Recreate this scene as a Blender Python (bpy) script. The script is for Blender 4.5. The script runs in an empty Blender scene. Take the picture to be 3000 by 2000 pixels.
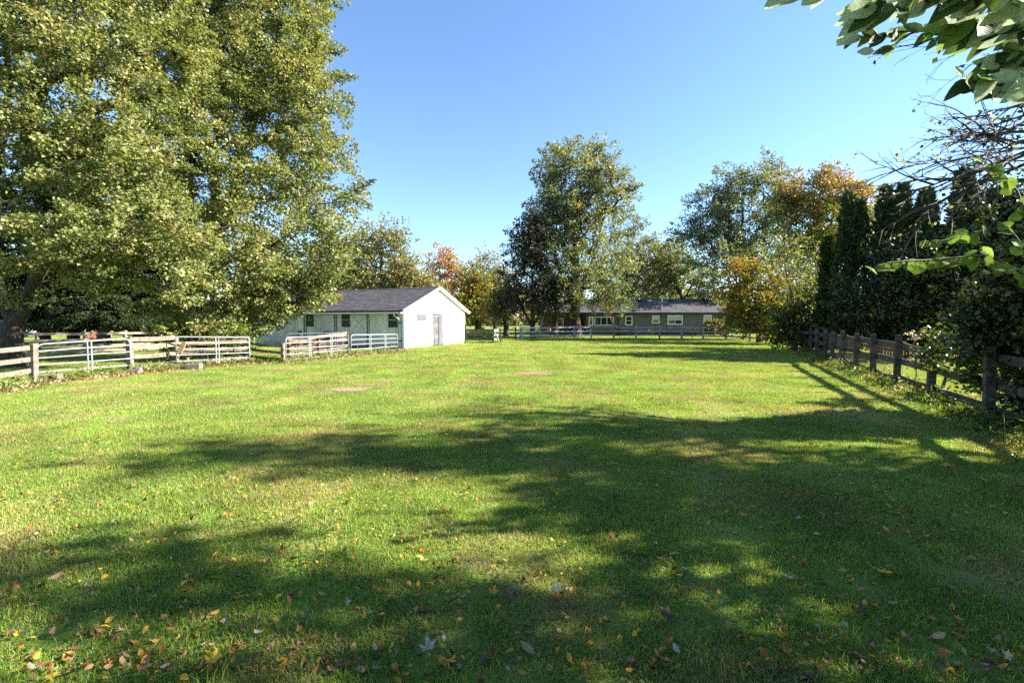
import bpy, bmesh, math, random
import numpy as np
from mathutils import Vector, Matrix, Euler

random.seed(7)
RNG = np.random.default_rng(11)
SC = bpy.context.scene
COL = SC.collection

# ------------------------------------------------------------------ camera, sky, sun, exposure
CAMZ, KPX = 1.70, 1333.33
PITCH = math.atan(65 / KPX)
cam_d = bpy.data.cameras.new("camera")
cam_d.sensor_width = 36.0
cam_d.lens = 16.0
cam_d.clip_start = 0.05
cam_d.clip_end = 3000.0
cam = bpy.data.objects.new("camera", cam_d)
cam.location = (0, 0, CAMZ)
cam.rotation_euler = (math.radians(90) - PITCH, 0, 0)
COL.objects.link(cam)
SC.camera = cam

SUN_PHI, SUN_EL = math.radians(1.0), math.radians(30)      # phi: from +X towards +Y
world = bpy.data.worlds.new("World")
SC.world = world
world.use_nodes = True
wn = world.node_tree
sky = wn.nodes.new("ShaderNodeTexSky")
sky.sky_type = 'NISHITA'
sky.sun_disc = False
sky.sun_elevation = SUN_EL
sky.sun_rotation = math.radians(90) - SUN_PHI
sky.altitude = 0
sky.air_density = 1.0
sky.dust_density = 0.0
sky.ozone_density = 4.5
bg = wn.nodes["Background"]
bg.inputs[1].default_value = 0.072
wn.links.new(sky.outputs[0], bg.inputs[0])

sun_d = bpy.data.lights.new("sun", 'SUN')
sun_d.energy = 5.0
sun_d.angle = math.radians(0.53)
sun_d.color = (1.0, 0.93, 0.82)
sun = bpy.data.objects.new("sun", sun_d)
sdir = Vector((math.cos(SUN_PHI) * math.cos(SUN_EL), math.sin(SUN_PHI) * math.cos(SUN_EL), math.sin(SUN_EL)))
sun.rotation_euler = sdir.to_track_quat('Z', 'Y').to_euler()
sun.location = (30, 0, 30)
COL.objects.link(sun)

SC.view_settings.view_transform = 'Standard'
SC.view_settings.look = 'None'
SC.view_settings.gamma = 1.0
SC.view_settings.use_curve_mapping = False
SC.view_settings.exposure = 2.2
SC.render.engine = 'CYCLES'
SC.cycles.max_bounces = 3
SC.cycles.diffuse_bounces = 2
SC.cycles.glossy_bounces = 1
SC.cycles.transmission_bounces = 2
SC.cycles.transparent_max_bounces = 4
SC.cycles.caustics_reflective = False
SC.cycles.caustics_refractive = False
SC.cycles.use_denoising = False
SC.cycles.sample_clamp_indirect = 4.0
SC.cycles.use_adaptive_sampling = True
SC.cycles.adaptive_threshold = 0.012
SC.cycles.adaptive_min_samples = 40


# ------------------------------------------------------------------ helpers
def ray(px, py):
    u, v = (px - 1500) / KPX, (1000 - py) / KPX
    c, s = math.cos(PITCH), math.sin(PITCH)
    return Vector((u, c + v * s, -s + v * c))


def at(px, py, d):
    """point of the place seen at photo pixel (px, py) that stands d metres ahead"""
    r = ray(px, py)
    return Vector((0, 0, CAMZ)) + r * (d / r.y)


def g(px, py):
    """ground point seen at photo pixel (px, py)"""
    r = ray(px, py)
    p = Vector((0, 0, CAMZ)) + r * (-CAMZ / r.z)
    return Vector((p.x, p.y, 0))


def gx(px, d):
    """ground point in column px, d metres ahead"""
    p = at(px, 935, d)
    return Vector((p.x, d, 0))


def tag(o, label=None, cat=None, group=None, kind=None):
    if label: o["label"] = label
    if cat: o["category"] = cat
    if group: o["group"] = group
    if kind: o["kind"] = kind
    return o


def empty(name, loc=(0, 0, 0), rz=0.0):
    o = bpy.data.objects.new(name, None)
    o.location = loc
    o.rotation_euler = (0, 0, rz)
    o.empty_display_size = 0.2
    COL.objects.link(o)
    return o


def link(name, me, mat, parent=None):
    o = bpy.data.objects.new(name, me)
    if mat is not None and not me.materials:
        me.materials.append(mat)
    COL.objects.link(o)
    if parent is not None:
        o.parent = parent
    return o


def np_mesh(name, verts, faces, col=None, smooth=False):
    """verts (n,3); faces (m,k) array with equal k; col (n,3) point colours"""
    verts = np.ascontiguousarray(verts, dtype=np.float32)
    faces = np.ascontiguousarray(faces, dtype=np.int32)
    me = bpy.data.meshes.new(name)
    n, (m, k) = len(verts), faces.shape
    me.vertices.add(n)
    me.vertices.foreach_set("co", verts.ravel())
    me.loops.add(m * k)
    me.loops.foreach_set("vertex_index", faces.ravel())
    me.polygons.add(m)
    me.polygons.foreach_set("loop_start", np.arange(0, m * k, k, dtype=np.int32))
    if smooth:
        me.polygons.foreach_set("use_smooth", np.ones(m, dtype=bool))
    if col is not None:
        a = me.attributes.new("Col", 'FLOAT_COLOR', 'POINT')
        c4 = np.ones((n, 4), dtype=np.float32)
        c4[:, :3] = col
        a.data.foreach_set("color", c4.ravel())
    me.update(calc_edges=True)
    return me


class MB:
    """collects shapes into one mesh"""
    def __init__(self):
        self.v, self.f = [], []

    def poly(self, pts, flip=False):
        n = len(self.v)
        self.v += [tuple(p) for p in pts]
        idx = list(range(n, n + len(pts)))
        self.f.append(idx[::-1] if flip else idx)
        return self

    def box(self, x0, y0, z0, x1, y1, z1):
        n = len(self.v)
        for z in (z0, z1):
            self.v += [(x0, y0, z), (x1, y0, z), (x1, y1, z), (x0, y1, z)]
        self.f += [[n + i for i in q] for q in ((3, 2, 1, 0), (4, 5, 6, 7), (0, 1, 5, 4), (1, 2, 6, 5), (2, 3, 7, 6), (3, 0, 4, 7))]
        return self

    def beam(self, p, q, w, h, up=(0, 0, 1)):
        p, q = Vector(p), Vector(q)
        t = (q - p).normalized()
        up = Vector(up)
        if abs(t.dot(up)) > 0.98: up = Vector((1, 0, 0))
        s = t.cross(up).normalized()
        u = s.cross(t)
        n = len(self.v)
        for b in (p, q):
            for a, c in ((-1, -1), (1, -1), (1, 1), (-1, 1)):
                self.v.append(tuple(b + s * a * w / 2 + u * c * h / 2))
        self.f += [[n + i for i in qd] for qd in ((3, 2, 1, 0), (4, 5, 6, 7), (0, 1, 5, 4), (1, 2, 6, 5), (2, 3, 7, 6), (3, 0, 4, 7))]
        return self

    def tube(self, pts, rad, sides=6, cap=True):
        pts = [Vector(p) for p in pts]
        if not hasattr(rad, '__len__'): rad = [rad] * len(pts)
        nrm = None
        n0 = len(self.v)
        for i, p in enumerate(pts):
            a = pts[min(i + 1, len(pts) - 1)] - pts[max(i - 1, 0)]
            t = a.normalized() if a.length > 1e-9 else Vector((0, 0, 1))
            if nrm is None:
                nrm = t.orthogonal().normalized()
            else:
                nrm = nrm - t * nrm.dot(t)
                nrm = nrm.normalized() if nrm.length > 1e-6 else t.orthogonal().normalized()
            b = t.cross(nrm)
            for k in range(sides):
                an = 2 * math.pi * k / sides
                self.v.append(tuple(p + (nrm * math.cos(an) + b * math.sin(an)) * rad[i]))
        for i in range(len(pts) - 1):
            for k in range(sides):
                a, b_ = n0 + i * sides + k, n0 + i * sides + (k + 1) % sides
                self.f.append([a, b_, b_ + sides, a + sides])
        if cap:
            self.f.append([n0 + k for k in range(sides)][::-1])
            self.f.append([n0 + (len(pts) - 1) * sides + k for k in range(sides)])
        return self

    def build(self, name, mat, parent=None, smooth=False, bevel=0.0):
        me = bpy.data.meshes.new(name)
        me.from_pydata(self.v, [], self.f)
        if smooth:
            me.polygons.foreach_set("use_smooth", np.ones(len(me.polygons), dtype=bool))
        me.update()
        o = link(name, me, mat, parent)
        if bevel:
            m = o.modifiers.new("bevel", 'BEVEL')
            m.width = bevel
            m.segments = 1
            m.limit_method = 'ANGLE'
        return o


def copy_tree(o, parent=None):
    c = o.copy()
    COL.objects.link(c)
    c.parent = parent
    for ch in list(o.children):
        copy_tree(ch, c)
    return c


# ------------------------------------------------------------------ materials
def new_mat(name):
    m = bpy.data.materials.new(name)
    m.use_nodes = True
    nt = m.node_tree
    return m, nt, nt.nodes, nt.links, nt.nodes["Principled BSDF"]


def ramp(N, stops):
    r = N.new("ShaderNodeValToRGB")
    e = r.color_ramp.elements
    e[0].position, e[0].color = stops[0][0], (*stops[0][1], 1)
    e[1].position, e[1].color = stops[-1][0], (*stops[-1][1], 1)
    for p, c in stops[1:-1]:
        x = e.new(p)
        x.color = (*c, 1)
    return r


def pmat(name, stops, scale=6.0, rough=0.8, stretch=(1, 1, 1), bump=0.3, metal=0.0, spec=0.3, detail=6, bscale=None, bdist=0.01):
    m, nt, N, L, P = new_mat(name)
    tc = N.new("ShaderNodeTexCoord")
    mp = N.new("ShaderNodeMapping")
    mp.inputs["Scale"].default_value = stretch
    oi = N.new("ShaderNodeObjectInfo")
    ad = N.new("ShaderNodeVectorMath")
    ml = N.new("ShaderNodeMath"); ml.operation = 'MULTIPLY'; ml.inputs[1].default_value = 37.0
    L.new(oi.outputs["Random"], ml.inputs[0])
    L.new(tc.outputs["Object"], mp.inputs[0])
    L.new(mp.outputs[0], ad.inputs[0])
    L.new(ml.outputs[0], ad.inputs[1])
    nz = N.new("ShaderNodeTexNoise")
    nz.inputs["Scale"].default_value = scale
    nz.inputs["Detail"].default_value = detail
    nz.inputs["Roughness"].default_value = 0.62
    L.new(ad.outputs[0], nz.inputs["Vector"])
    r = ramp(N, stops)
    L.new(nz.outputs["Fac"], r.inputs[0])
    # piece to piece variation
    hv = N.new("ShaderNodeHueSaturation")
    mr = N.new("ShaderNodeMapRange")
    mr.inputs[3].default_value, mr.inputs[4].default_value = 0.82, 1.16
    L.new(oi.outputs["Random"], mr.inputs[0])
    L.new(mr.outputs[0], hv.inputs["Value"])
    L.new(r.outputs[0], hv.inputs["Color"])
    L.new(hv.outputs[0], P.inputs["Base Color"])
    P.inputs["Roughness"].default_value = rough
    P.inputs["Metallic"].default_value = metal
    P.inputs["Specular IOR Level"].default_value = spec
    if bump:
        nb = N.new("ShaderNodeTexNoise")
        nb.inputs["Scale"].default_value = bscale or scale * 3
        nb.inputs["Detail"].default_value = 5
        L.new(ad.outputs[0], nb.inputs["Vector"])
        b = N.new("ShaderNodeBump")
        b.inputs["Strength"].default_value = bump
        b.inputs["Distance"].default_value = bdist
        L.new(nb.outputs["Fac"], b.inputs["Height"])
        L.new(b.outputs[0], P.inputs["Normal"])
    return m


def leaf_mat(name, trans=0.40, rough=0.45, spec=0.36, tint=(1.25, 1.15, 0.45)):
    m, nt, N, L, P = new_mat(name)
    a = N.new("ShaderNodeAttribute"); a.attribute_name = "Col"
    L.new(a.outputs["Color"], P.inputs["Base Color"])
    P.inputs["Roughness"].default_value = rough
    P.inputs["Specular IOR Level"].default_value = spec
    t = N.new("ShaderNodeBsdfTranslucent")
    mx = N.new("ShaderNodeMix"); mx.data_type = 'RGBA'; mx.blend_type = 'MULTIPLY'
    mx.inputs[0].default_value = 1.0
    L.new(a.outputs["Color"], mx.inputs[6])
    mx.inputs[7].default_value = (*tint, 1)
    L.new(mx.outputs[2], t.inputs["Color"])
    ms = N.new("ShaderNodeMixShader"); ms.inputs[0].default_value = trans
    L.new(P.outputs[0], ms.inputs[1]); L.new(t.outputs[0], ms.inputs[2])
    L.new(ms.outputs[0], N["Material Output"].inputs[0])
    return m


def lawn_tint(N, L, col_socket, dry, amount):
    """large patches of drier, straw coloured turf, fixed to the place"""
    geo = N.new("ShaderNodeNewGeometry")
    n1 = N.new("ShaderNodeTexNoise"); n1.inputs["Scale"].default_value = 0.55; n1.inputs["Detail"].default_value = 7
    n1.inputs["Roughness"].default_value = 0.68
    L.new(geo.outputs["Position"], n1.inputs["Vector"])
    r1 = ramp(N, [(0.48, (0, 0, 0)), (0.63, (amount,) * 3)])
    L.new(n1.outputs["Fac"], r1.inputs[0])
    mx = N.new("ShaderNodeMix"); mx.data_type = 'RGBA'
    L.new(r1.outputs[0], mx.inputs[0])
    L.new(col_socket, mx.inputs[6])
    mx.inputs[7].default_value = (*dry, 1)
    n2 = N.new("ShaderNodeTexNoise"); n2.inputs["Scale"].default_value = 0.9; n2.inputs["Detail"].default_value = 4
    L.new(geo.outputs["Position"], n2.inputs["Vector"])
    mr = N.new("ShaderNodeMapRange")
    mr.inputs[1].default_value, mr.inputs[2].default_value = 0.3, 0.7
    mr.inputs[3].default_value, mr.inputs[4].default_value = 0.72, 1.28
    L.new(n2.outputs["Fac"], mr.inputs[0])
    hv = N.new("ShaderNodeHueSaturation")
    L.new(mr.outputs[0], hv.inputs["Value"])
    L.new(mx.outputs[2], hv.inputs["Color"])
    return hv.outputs[0]


def make_grass_mat():
    m, nt, N, L, P = new_mat("grass_blade")
    a = N.new("ShaderNodeAttribute"); a.attribute_name = "Col"
    c = lawn_tint(N, L, a.outputs["Color"], (0.36, 0.29, 0.12), 0.72)
    L.new(c, P.inputs["Base Color"])
    P.inputs["Roughness"].default_value = 0.45
    P.inputs["Specular IOR Level"].default_value = 0.35
    t = N.new("ShaderNodeBsdfTranslucent")
    mx = N.new("ShaderNodeMix"); mx.data_type = 'RGBA'; mx.blend_type = 'MULTIPLY'; mx.inputs[0].default_value = 1
    L.new(c, mx.inputs[6]); mx.inputs[7].default_value = (1.3, 1.25, 0.4, 1)
    L.new(mx.outputs[2], t.inputs["Color"])
    ms = N.new("ShaderNodeMixShader"); ms.inputs[0].default_value = 0.38
    L.new(P.outputs[0], ms.inputs[1]); L.new(t.outputs[0], ms.inputs[2])
    L.new(ms.outputs[0], N["Material Output"].inputs[0])
    return m


def make_ground_mat():
    m, nt, N, L, P = new_mat("lawn_ground")
    geo = N.new("ShaderNodeNewGeometry")
    n = N.new("ShaderNodeTexNoise"); n.inputs["Scale"].default_value = 9; n.inputs["Detail"].default_value = 8
    n.inputs["Roughness"].default_value = 0.75
    L.new(geo.outputs["Position"], n.inputs["Vector"])
    r = ramp(N, [(0.28, (0.075, 0.11, 0.022)), (0.5, (0.14, 0.21, 0.034)), (0.75, (0.21, 0.28, 0.056))])
    L.new(n.outputs["Fac"], r.inputs[0])
    c = lawn_tint(N, L, r.outputs[0], (0.21, 0.165, 0.075), 0.9)
    L.new(c, P.inputs["Base Color"])
    P.inputs["Roughness"].default_value = 0.95
    P.inputs["Specular IOR Level"].default_value = 0.1
    b = N.new("ShaderNodeBump"); b.inputs["Strength"].default_value = 0.8; b.inputs["Distance"].default_value = 0.05
    n3 = N.new("ShaderNodeTexNoise"); n3.inputs["Scale"].default_value = 26; n3.inputs["Detail"].default_value = 6
    L.new(geo.outputs["Position"], n3.inputs["Vector"])
    L.new(n3.outputs["Fac"], b.inputs["Height"]); L.new(b.outputs[0], P.inputs["Normal"])
    return m


def shingle_mat(name, c1, c2, mortar, wd=0.30, ht=0.14):
    m, nt, N, L, P = new_mat(name)
    uv = N.new("ShaderNodeUVMap")
    br = N.new("ShaderNodeTexBrick")
    br.inputs["Color1"].default_value = (*c1, 1)
    br.inputs["Color2"].default_value = (*c2, 1)
    br.inputs["Mortar"].default_value = (*mortar, 1)
    br.inputs["Scale"].default_value = 1.0
    br.inputs["Mortar Size"].default_value = 0.008
    br.inputs["Mortar Smooth"].default_value = 0.4
    br.inputs["Brick Width"].default_value = wd
    br.inputs["Row Height"].default_value = ht
    br.inputs["Bias"].default_value = -0.1
    L.new(uv.outputs[0], br.inputs["Vector"])
    n = N.new("ShaderNodeTexNoise"); n.inputs["Scale"].default_value = 3.5; n.inputs["Detail"].default_value = 8
    n.inputs["Roughness"].default_value = 0.7
    L.new(uv.outputs[0], n.inputs["Vector"])
    mr = N.new("ShaderNodeMapRange"); mr.inputs[1].default_value, mr.inputs[2].default_value = 0.3, 0.7
    mr.inputs[3].default_value, mr.inputs[4].default_value = 0.7, 1.3
    L.new(n.outputs["Fac"], mr.inputs[0])
    hv = N.new("ShaderNodeHueSaturation")
    L.new(br.outputs["Color"], hv.inputs["Color"]); L.new(mr.outputs[0], hv.inputs["Value"])
    L.new(hv.outputs[0], P.inputs["Base Color"])
    P.inputs["Roughness"].default_value = 0.9
    P.inputs["Specular IOR Level"].default_value = 0.2
    b = N.new("ShaderNodeBump"); b.inputs["Strength"].default_value = 0.6; b.inputs["Distance"].default_value = 0.012
    b.invert = True
    L.new(br.outputs["Fac"], b.inputs["Height"]); L.new(b.outputs[0], P.inputs["Normal"])
    return m


def glass_mat(name, c=(0.02, 0.025, 0.03), rough=0.06):
    m, nt, N, L, P = new_mat(name)
    P.inputs["Base Color"].default_value = (*c, 1)
    P.inputs["Roughness"].default_value = rough
    P.inputs["Specular IOR Level"].default_value = 0.8
    return m


M = {}
M['leaf'] = leaf_mat("tree_leaf")
M['leaf_waxy'] = leaf_mat("waxy_leaf", trans=0.28, rough=0.32, spec=0.5)
M['needle'] = leaf_mat("evergreen_leaf", trans=0.12, rough=0.75, spec=0.08)
M['litter'] = leaf_mat("fallen_leaf", trans=0.25, rough=0.6, spec=0.3, tint=(1.2, 1.0, 0.6))
M['grass'] = make_grass_mat()
M['ground'] = make_ground_mat()
M['bark'] = pmat("maple_bark", [(0.3, (0.028, 0.022, 0.018)), (0.55, (0.066, 0.055, 0.045)), (0.75, (0.125, 0.108, 0.09))], 5, 0.95, (3, 3, 0.6), 1.0, bscale=8, bdist=0.04)
M['bark_dark'] = pmat("dark_bark", [(0.3, (0.030, 0.025, 0.022)), (0.7, (0.085, 0.07, 0.058))], 6, 0.95, (3, 3, 0.6), 0.9, bscale=9, bdist=0.03)
M['twig'] = pmat("twig_bark", [(0.3, (0.05, 0.040, 0.038)), (0.7, (0.12, 0.10, 0.09))], 9, 0.8, bump=0)
M['deadwood'] = pmat("dead_wood", [(0.3, (0.22, 0.19, 0.15)), (0.7, (0.45, 0.40, 0.33))], 8, 0.9, (1, 1, 1), 0.5)
M['wood_tan'] = pmat("weathered_tan_wood", [(0.28, (0.075, 0.062, 0.048)), (0.5, (0.175, 0.145, 0.110)), (0.75, (0.27, 0.23, 0.18))], 3.2, 0.9, (0.35, 3, 3), 0.5, bscale=14)
M['wood_dark'] = pmat("weathered_grey_wood", [(0.28, (0.026, 0.022, 0.018)), (0.5, (0.062, 0.054, 0.045)), (0.75, (0.125, 0.112, 0.096))], 3.5, 0.9, (0.5, 3, 3), 0.6, bscale=14)
M['wood_sunlit'] = pmat("sunlit_tan_rail", [(0.28, (0.16, 0.13, 0.10)), (0.5, (0.31, 0.26, 0.20)), (0.75, (0.44, 0.385, 0.31))], 3.2, 0.9, (0.35, 3, 3), 0.4, bscale=14)  # tan rail wood lightened in colour so the back fence looks sunlit
M['wood_new'] = pmat("new_yellow_pine", [(0.3, (0.27, 0.19, 0.075)), (0.7, (0.36, 0.26, 0.115))], 4, 0.75, (0.4, 3, 3), 0.2)
M['wood_red'] = pmat("faded_red_stained_wood", [(0.3, (0.10, 0.062, 0.045)), (0.5, (0.175, 0.12, 0.09)), (0.75, (0.26, 0.20, 0.155))], 3, 0.9, (0.4, 3, 3), 0.4)
M['fence_white'] = pmat("old_white_fence_paint", [(0.30, (0.13, 0.125, 0.118)), (0.48, (0.255, 0.252, 0.246)), (0.75, (0.36, 0.357, 0.35))], 3.2, 0.7, (0.6, 2, 2), 0.2)
M['galv'] = pmat("galvanised_tube", [(0.3, (0.20, 0.21, 0.22)), (0.7, (0.33, 0.345, 0.36))], 8, 0.5, bump=0, metal=0.35, spec=0.5)
M['rusty'] = pmat("rusty_tube", [(0.3, (0.30, 0.12, 0.07)), (0.55, (0.42, 0.30, 0.25)), (0.8, (0.6, 0.6, 0.6))], 5, 0.6, bump=0.1, metal=0.2)
M['barn_paint'] = pmat("pale_mint_barn_paint", [(0.25, (0.50, 0.52, 0.50)), (0.5, (0.65, 0.665, 0.645)), (0.8, (0.74, 0.75, 0.735))], 2.2, 0.6, (1.5, 1.5, 0.35), 0.15)
M['barn_white'] = pmat("white_painted_gable", [(0.25, (0.70, 0.71, 0.69)), (0.5, (0.79, 0.80, 0.785)), (0.8, (0.84, 0.845, 0.83))], 1.4, 0.7, (1, 1, 0.5), 0.25, bscale=20)
def add_splash(m, dirt, zmax):
    nt = m.node_tree; N, L = nt.nodes, nt.links
    P = N["Principled BSDF"]
    src = P.inputs["Base Color"].links[0].from_socket
    geo = N.new("ShaderNodeNewGeometry"); sp = N.new("ShaderNodeSeparateXYZ"); L.new(geo.outputs["Position"], sp.inputs[0])
    nz = N.new("ShaderNodeTexNoise"); nz.inputs["Scale"].default_value = 3.5; nz.inputs["Detail"].default_value = 6; L.new(geo.outputs["Position"], nz.inputs["Vector"])
    sb_ = N.new("ShaderNodeMath"); sb_.operation = 'MULTIPLY_ADD'; L.new(nz.outputs["Fac"], sb_.inputs[0]); sb_.inputs[1].default_value = -zmax * 1.6; L.new(sp.outputs[2], sb_.inputs[2])
    mr = N.new("ShaderNodeMapRange"); mr.inputs[1].default_value, mr.inputs[2].default_value = -zmax, zmax * .1; mr.inputs[3].default_value, mr.inputs[4].default_value = .85, 0
    L.new(sb_.outputs[0], mr.inputs[0])
    mx = N.new("ShaderNodeMix"); mx.data_type = 'RGBA'; L.new(mr.outputs[0], mx.inputs[0]); L.new(src, mx.inputs[6]); mx.inputs[7].default_value = (*dirt, 1)
    L.new(mx.outputs[2], P.inputs["Base Color"])
add_splash(M['barn_white'], (.20, .16, .11), .28)
add_splash(M['barn_paint'], (.16, .14, .10), .35)
M['white_trim'] = pmat("white_trim_paint", [(0.3, (0.66, 0.66, 0.64)), (0.7, (0.80, 0.80, 0.78))], 4, 0.55, bump=0.05)
M['grey_door'] = pmat("peeling_grey_door", [(0.3, (0.05, 0.049, 0.052)), (0.5, (0.098, 0.096, 0.100)), (0.75, (0.14, 0.138, 0.14))], 5, 0.8, (1, 1, 0.4), 0.4)
M['raw_wood'] = pmat("raw_pinkish_soffit", [(0.3, (0.20, 0.105, 0.075)), (0.7, (0.27, 0.15, 0.11))], 4, 0.8, bump=0.1)
M['shingle_barn'] = shingle_mat("barn_shingles", (0.060, 0.057, 0.065), (0.112, 0.106, 0.118), (0.03, 0.03, 0.034))
M['shingle_house'] = shingle_mat("house_shingles", (0.062, 0.058, 0.064), (0.115, 0.108, 0.115), (0.03, 0.03, 0.033), 0.34, 0.15)
M['drip'] = pmat("black_drip_edge", [(0.3, (0.012, 0.012, 0.014)), (0.7, (0.028, 0.028, 0.03))], 5, 0.5, bump=0)
M['siding'] = pmat("taupe_lap_siding", [(0.3, (0.115, 0.104, 0.092)), (0.7, (0.145, 0.132, 0.117))], 2, 0.7, (0.3, 1, 1), 0.05)
M['siding_brown'] = pmat("brown_siding", [(0.3, (0.11, 0.075, 0.05)), (0.7, (0.15, 0.105, 0.07))], 2, 0.7, (0.3, 1, 1), 0.05)
M['glass'] = glass_mat("window_glass")
M['glass_grey'] = glass_mat("dusty_glass", (0.105, 0.118, 0.118), 0.35)
M['blind'] = pmat("pale_blind", [(0.3, (0.42, 0.43, 0.38)), (0.7, (0.52, 0.53, 0.48))], 4, 0.8, bump=0)
M['dark'] = pmat("dark_opening", [(0.3, (0.006, 0.006, 0.007)), (0.7, (0.012, 0.012, 0.013))], 4, 0.9, bump=0)
M['screen'] = pmat("dark_window_screen", [(0.3, (0.018, 0.02, 0.022)), (0.7, (0.04, 0.044, 0.046))], 9, 0.6, bump=0.1)
M['concrete'] = pmat("old_concrete", [(0.3, (0.12, 0.095, 0.08)), (0.6, (0.21, 0.175, 0.15)), (0.8, (0.28, 0.24, 0.21))], 9, 0.95, bump=0.5)
M['pipe_metal'] = pmat("grey_vent_metal", [(0.3, (0.38, 0.38, 0.38)), (0.7, (0.6, 0.6, 0.6))], 8, 0.45, bump=0, metal=0.4)
M['car_white'] = pmat("white_car_paint", [(0.3, (0.78, 0.79, 0.80)), (0.7, (0.82, 0.82, 0.83))], 2, 0.2, bump=0, spec=0.6)
M['tyre'] = pmat("tyre_rubber", [(0.3, (0.015, 0.015, 0.016)), (0.7, (0.03, 0.03, 0.03))], 9, 0.85, bump=0)
M['plastic_red'] = pmat("red_plastic", [(0.3, (0.55, 0.03, 0.05)), (0.7, (0.62, 0.05, 0.07))], 3, 0.4, bump=0)
M['plastic_orange'] = pmat("orange_yellow_panel", [(0.3, (0.55, 0.24, 0.02)), (0.7, (0.62, 0.30, 0.03))], 3, 0.6, bump=0)
M['red_paint'] = pmat("red_bench_paint", [(0.3, (0.16, 0.016, 0.016)), (0.7, (0.22, 0.026, 0.024))], 5, 0.5, bump=0)
M['dirt'] = pmat("bare_straw_dirt", [(0.3, (0.14, 0.09, 0.055)), (0.55, (0.25, 0.175, 0.11)), (0.75, (0.34, 0.26, 0.17))], 14, 0.95, bump=0.8, bscale=30, bdist=0.02)
M['redboard'] = pmat("red_brown_boards", [(0.3, (0.07, 0.022, 0.015)), (0.7, (0.15, 0.055, 0.035))], 4, 0.9, (3, 3, 0.5), 0.2)
M['stone'] = M['concrete']

# ------------------------------------------------------------------ ground
def disc_sheet(name, mat, z=0.0):
    rr = [0, 2, 5, 10, 20, 40, 80, 160, 320, 700, 1500]
    seg = 48
    v = [(0, 0, z)]
    f3 = []
    mb = MB()
    mb.v.append((0, 0, z))
    for r in rr[1:]:
        for k in range(seg):
            a = 2 * math.pi * k / seg
            mb.v.append((r * math.cos(a), r * math.sin(a), z))
    for k in range(seg):
        mb.f.append([0, 1 + k, 1 + (k + 1) % seg])
    for i in range(len(rr) - 2):
        for k in range(seg):
            a, b = 1 + i * seg + k, 1 + i * seg + (k + 1) % seg
            mb.f.append([a, a + seg, b + seg, b])
    return mb.build(name, mat)


ground = disc_sheet("ground", M['ground'])
tag(ground, kind="structure")


def blob_patch(name, c, rx, ry, z, mat, seed, rot=0.0, rag=0.25):
    rg = np.random.default_rng(seed)
    mb = MB()
    n = 26
    ph = rg.uniform(0, 6.28, 5)
    pts = []
    for k in range(n):
        a = 2 * math.pi * k / n
        s = 1 + rag * sum(math.sin(a * (j + 2) + ph[j]) / (j + 1.5) for j in range(5))
        x, y = rx * s * math.cos(a), ry * s * math.sin(a)
        pts.append((c[0] + x * math.cos(rot) - y * math.sin(rot), c[1] + x * math.sin(rot) + y * math.cos(rot), z))
    mb.poly(pts)
    o = mb.build(name, mat)
    tag(o, kind="structure")
    return o


BARE = [(g(1562, 1093), 0.75, 0.42), (g(1030, 1140), 0.5, 0.3), (g(185, 1225), 0.55, 0.3), (g(350, 1230), 0.3, 0.18), (g(1080, 1127), 0.4, 0.2)]
for i, (c, rx, ry) in enumerate(BARE):
    blob_patch("bare_soil", c, rx, ry, 0.006, M['dirt'], 40 + i)

# leaf strewn strip of soil under the left fence line
LF = [g(-260, 1190), g(100, 1124), g(384, 1093), g(518, 1080), g(732, 1064), g(838, 1062), g(1022, 1042), g(1166, 1029)]
def strip(name, pts, w0, w1, z, mat, seed):
    rg = np.random.default_rng(seed)
    mb = MB()
    P = []
    for a, b in zip(pts[:-1], pts[1:]):
        for k in range(6): P.append(a.lerp(b, k / 6))
    P.append(pts[-1])
    lv, rv = [], []
    for i, p in enumerate(P):
        t = (P[min(i + 1, len(P) - 1)] - P[max(i - 1, 0)]).normalized()
        nrm = Vector((t.y, -t.x, 0))
        lv.append(p + nrm * (w0 * rg.uniform(.55, 1.25)))
        rv.append(p - nrm * (w1 * rg.uniform(.6, 1.2)))
    for i in range(len(P) - 1):
        mb.poly([(*lv[i].xy, z), (*lv[i + 1].xy, z), (*rv[i + 1].xy, z), (*rv[i].xy, z)])
    o = mb.build(name, mat)
    tag(o, kind="structure")
    return o
strip("bare_strip", LF, 0.42, 0.35, 0.005, M['dirt'], 5)

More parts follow.
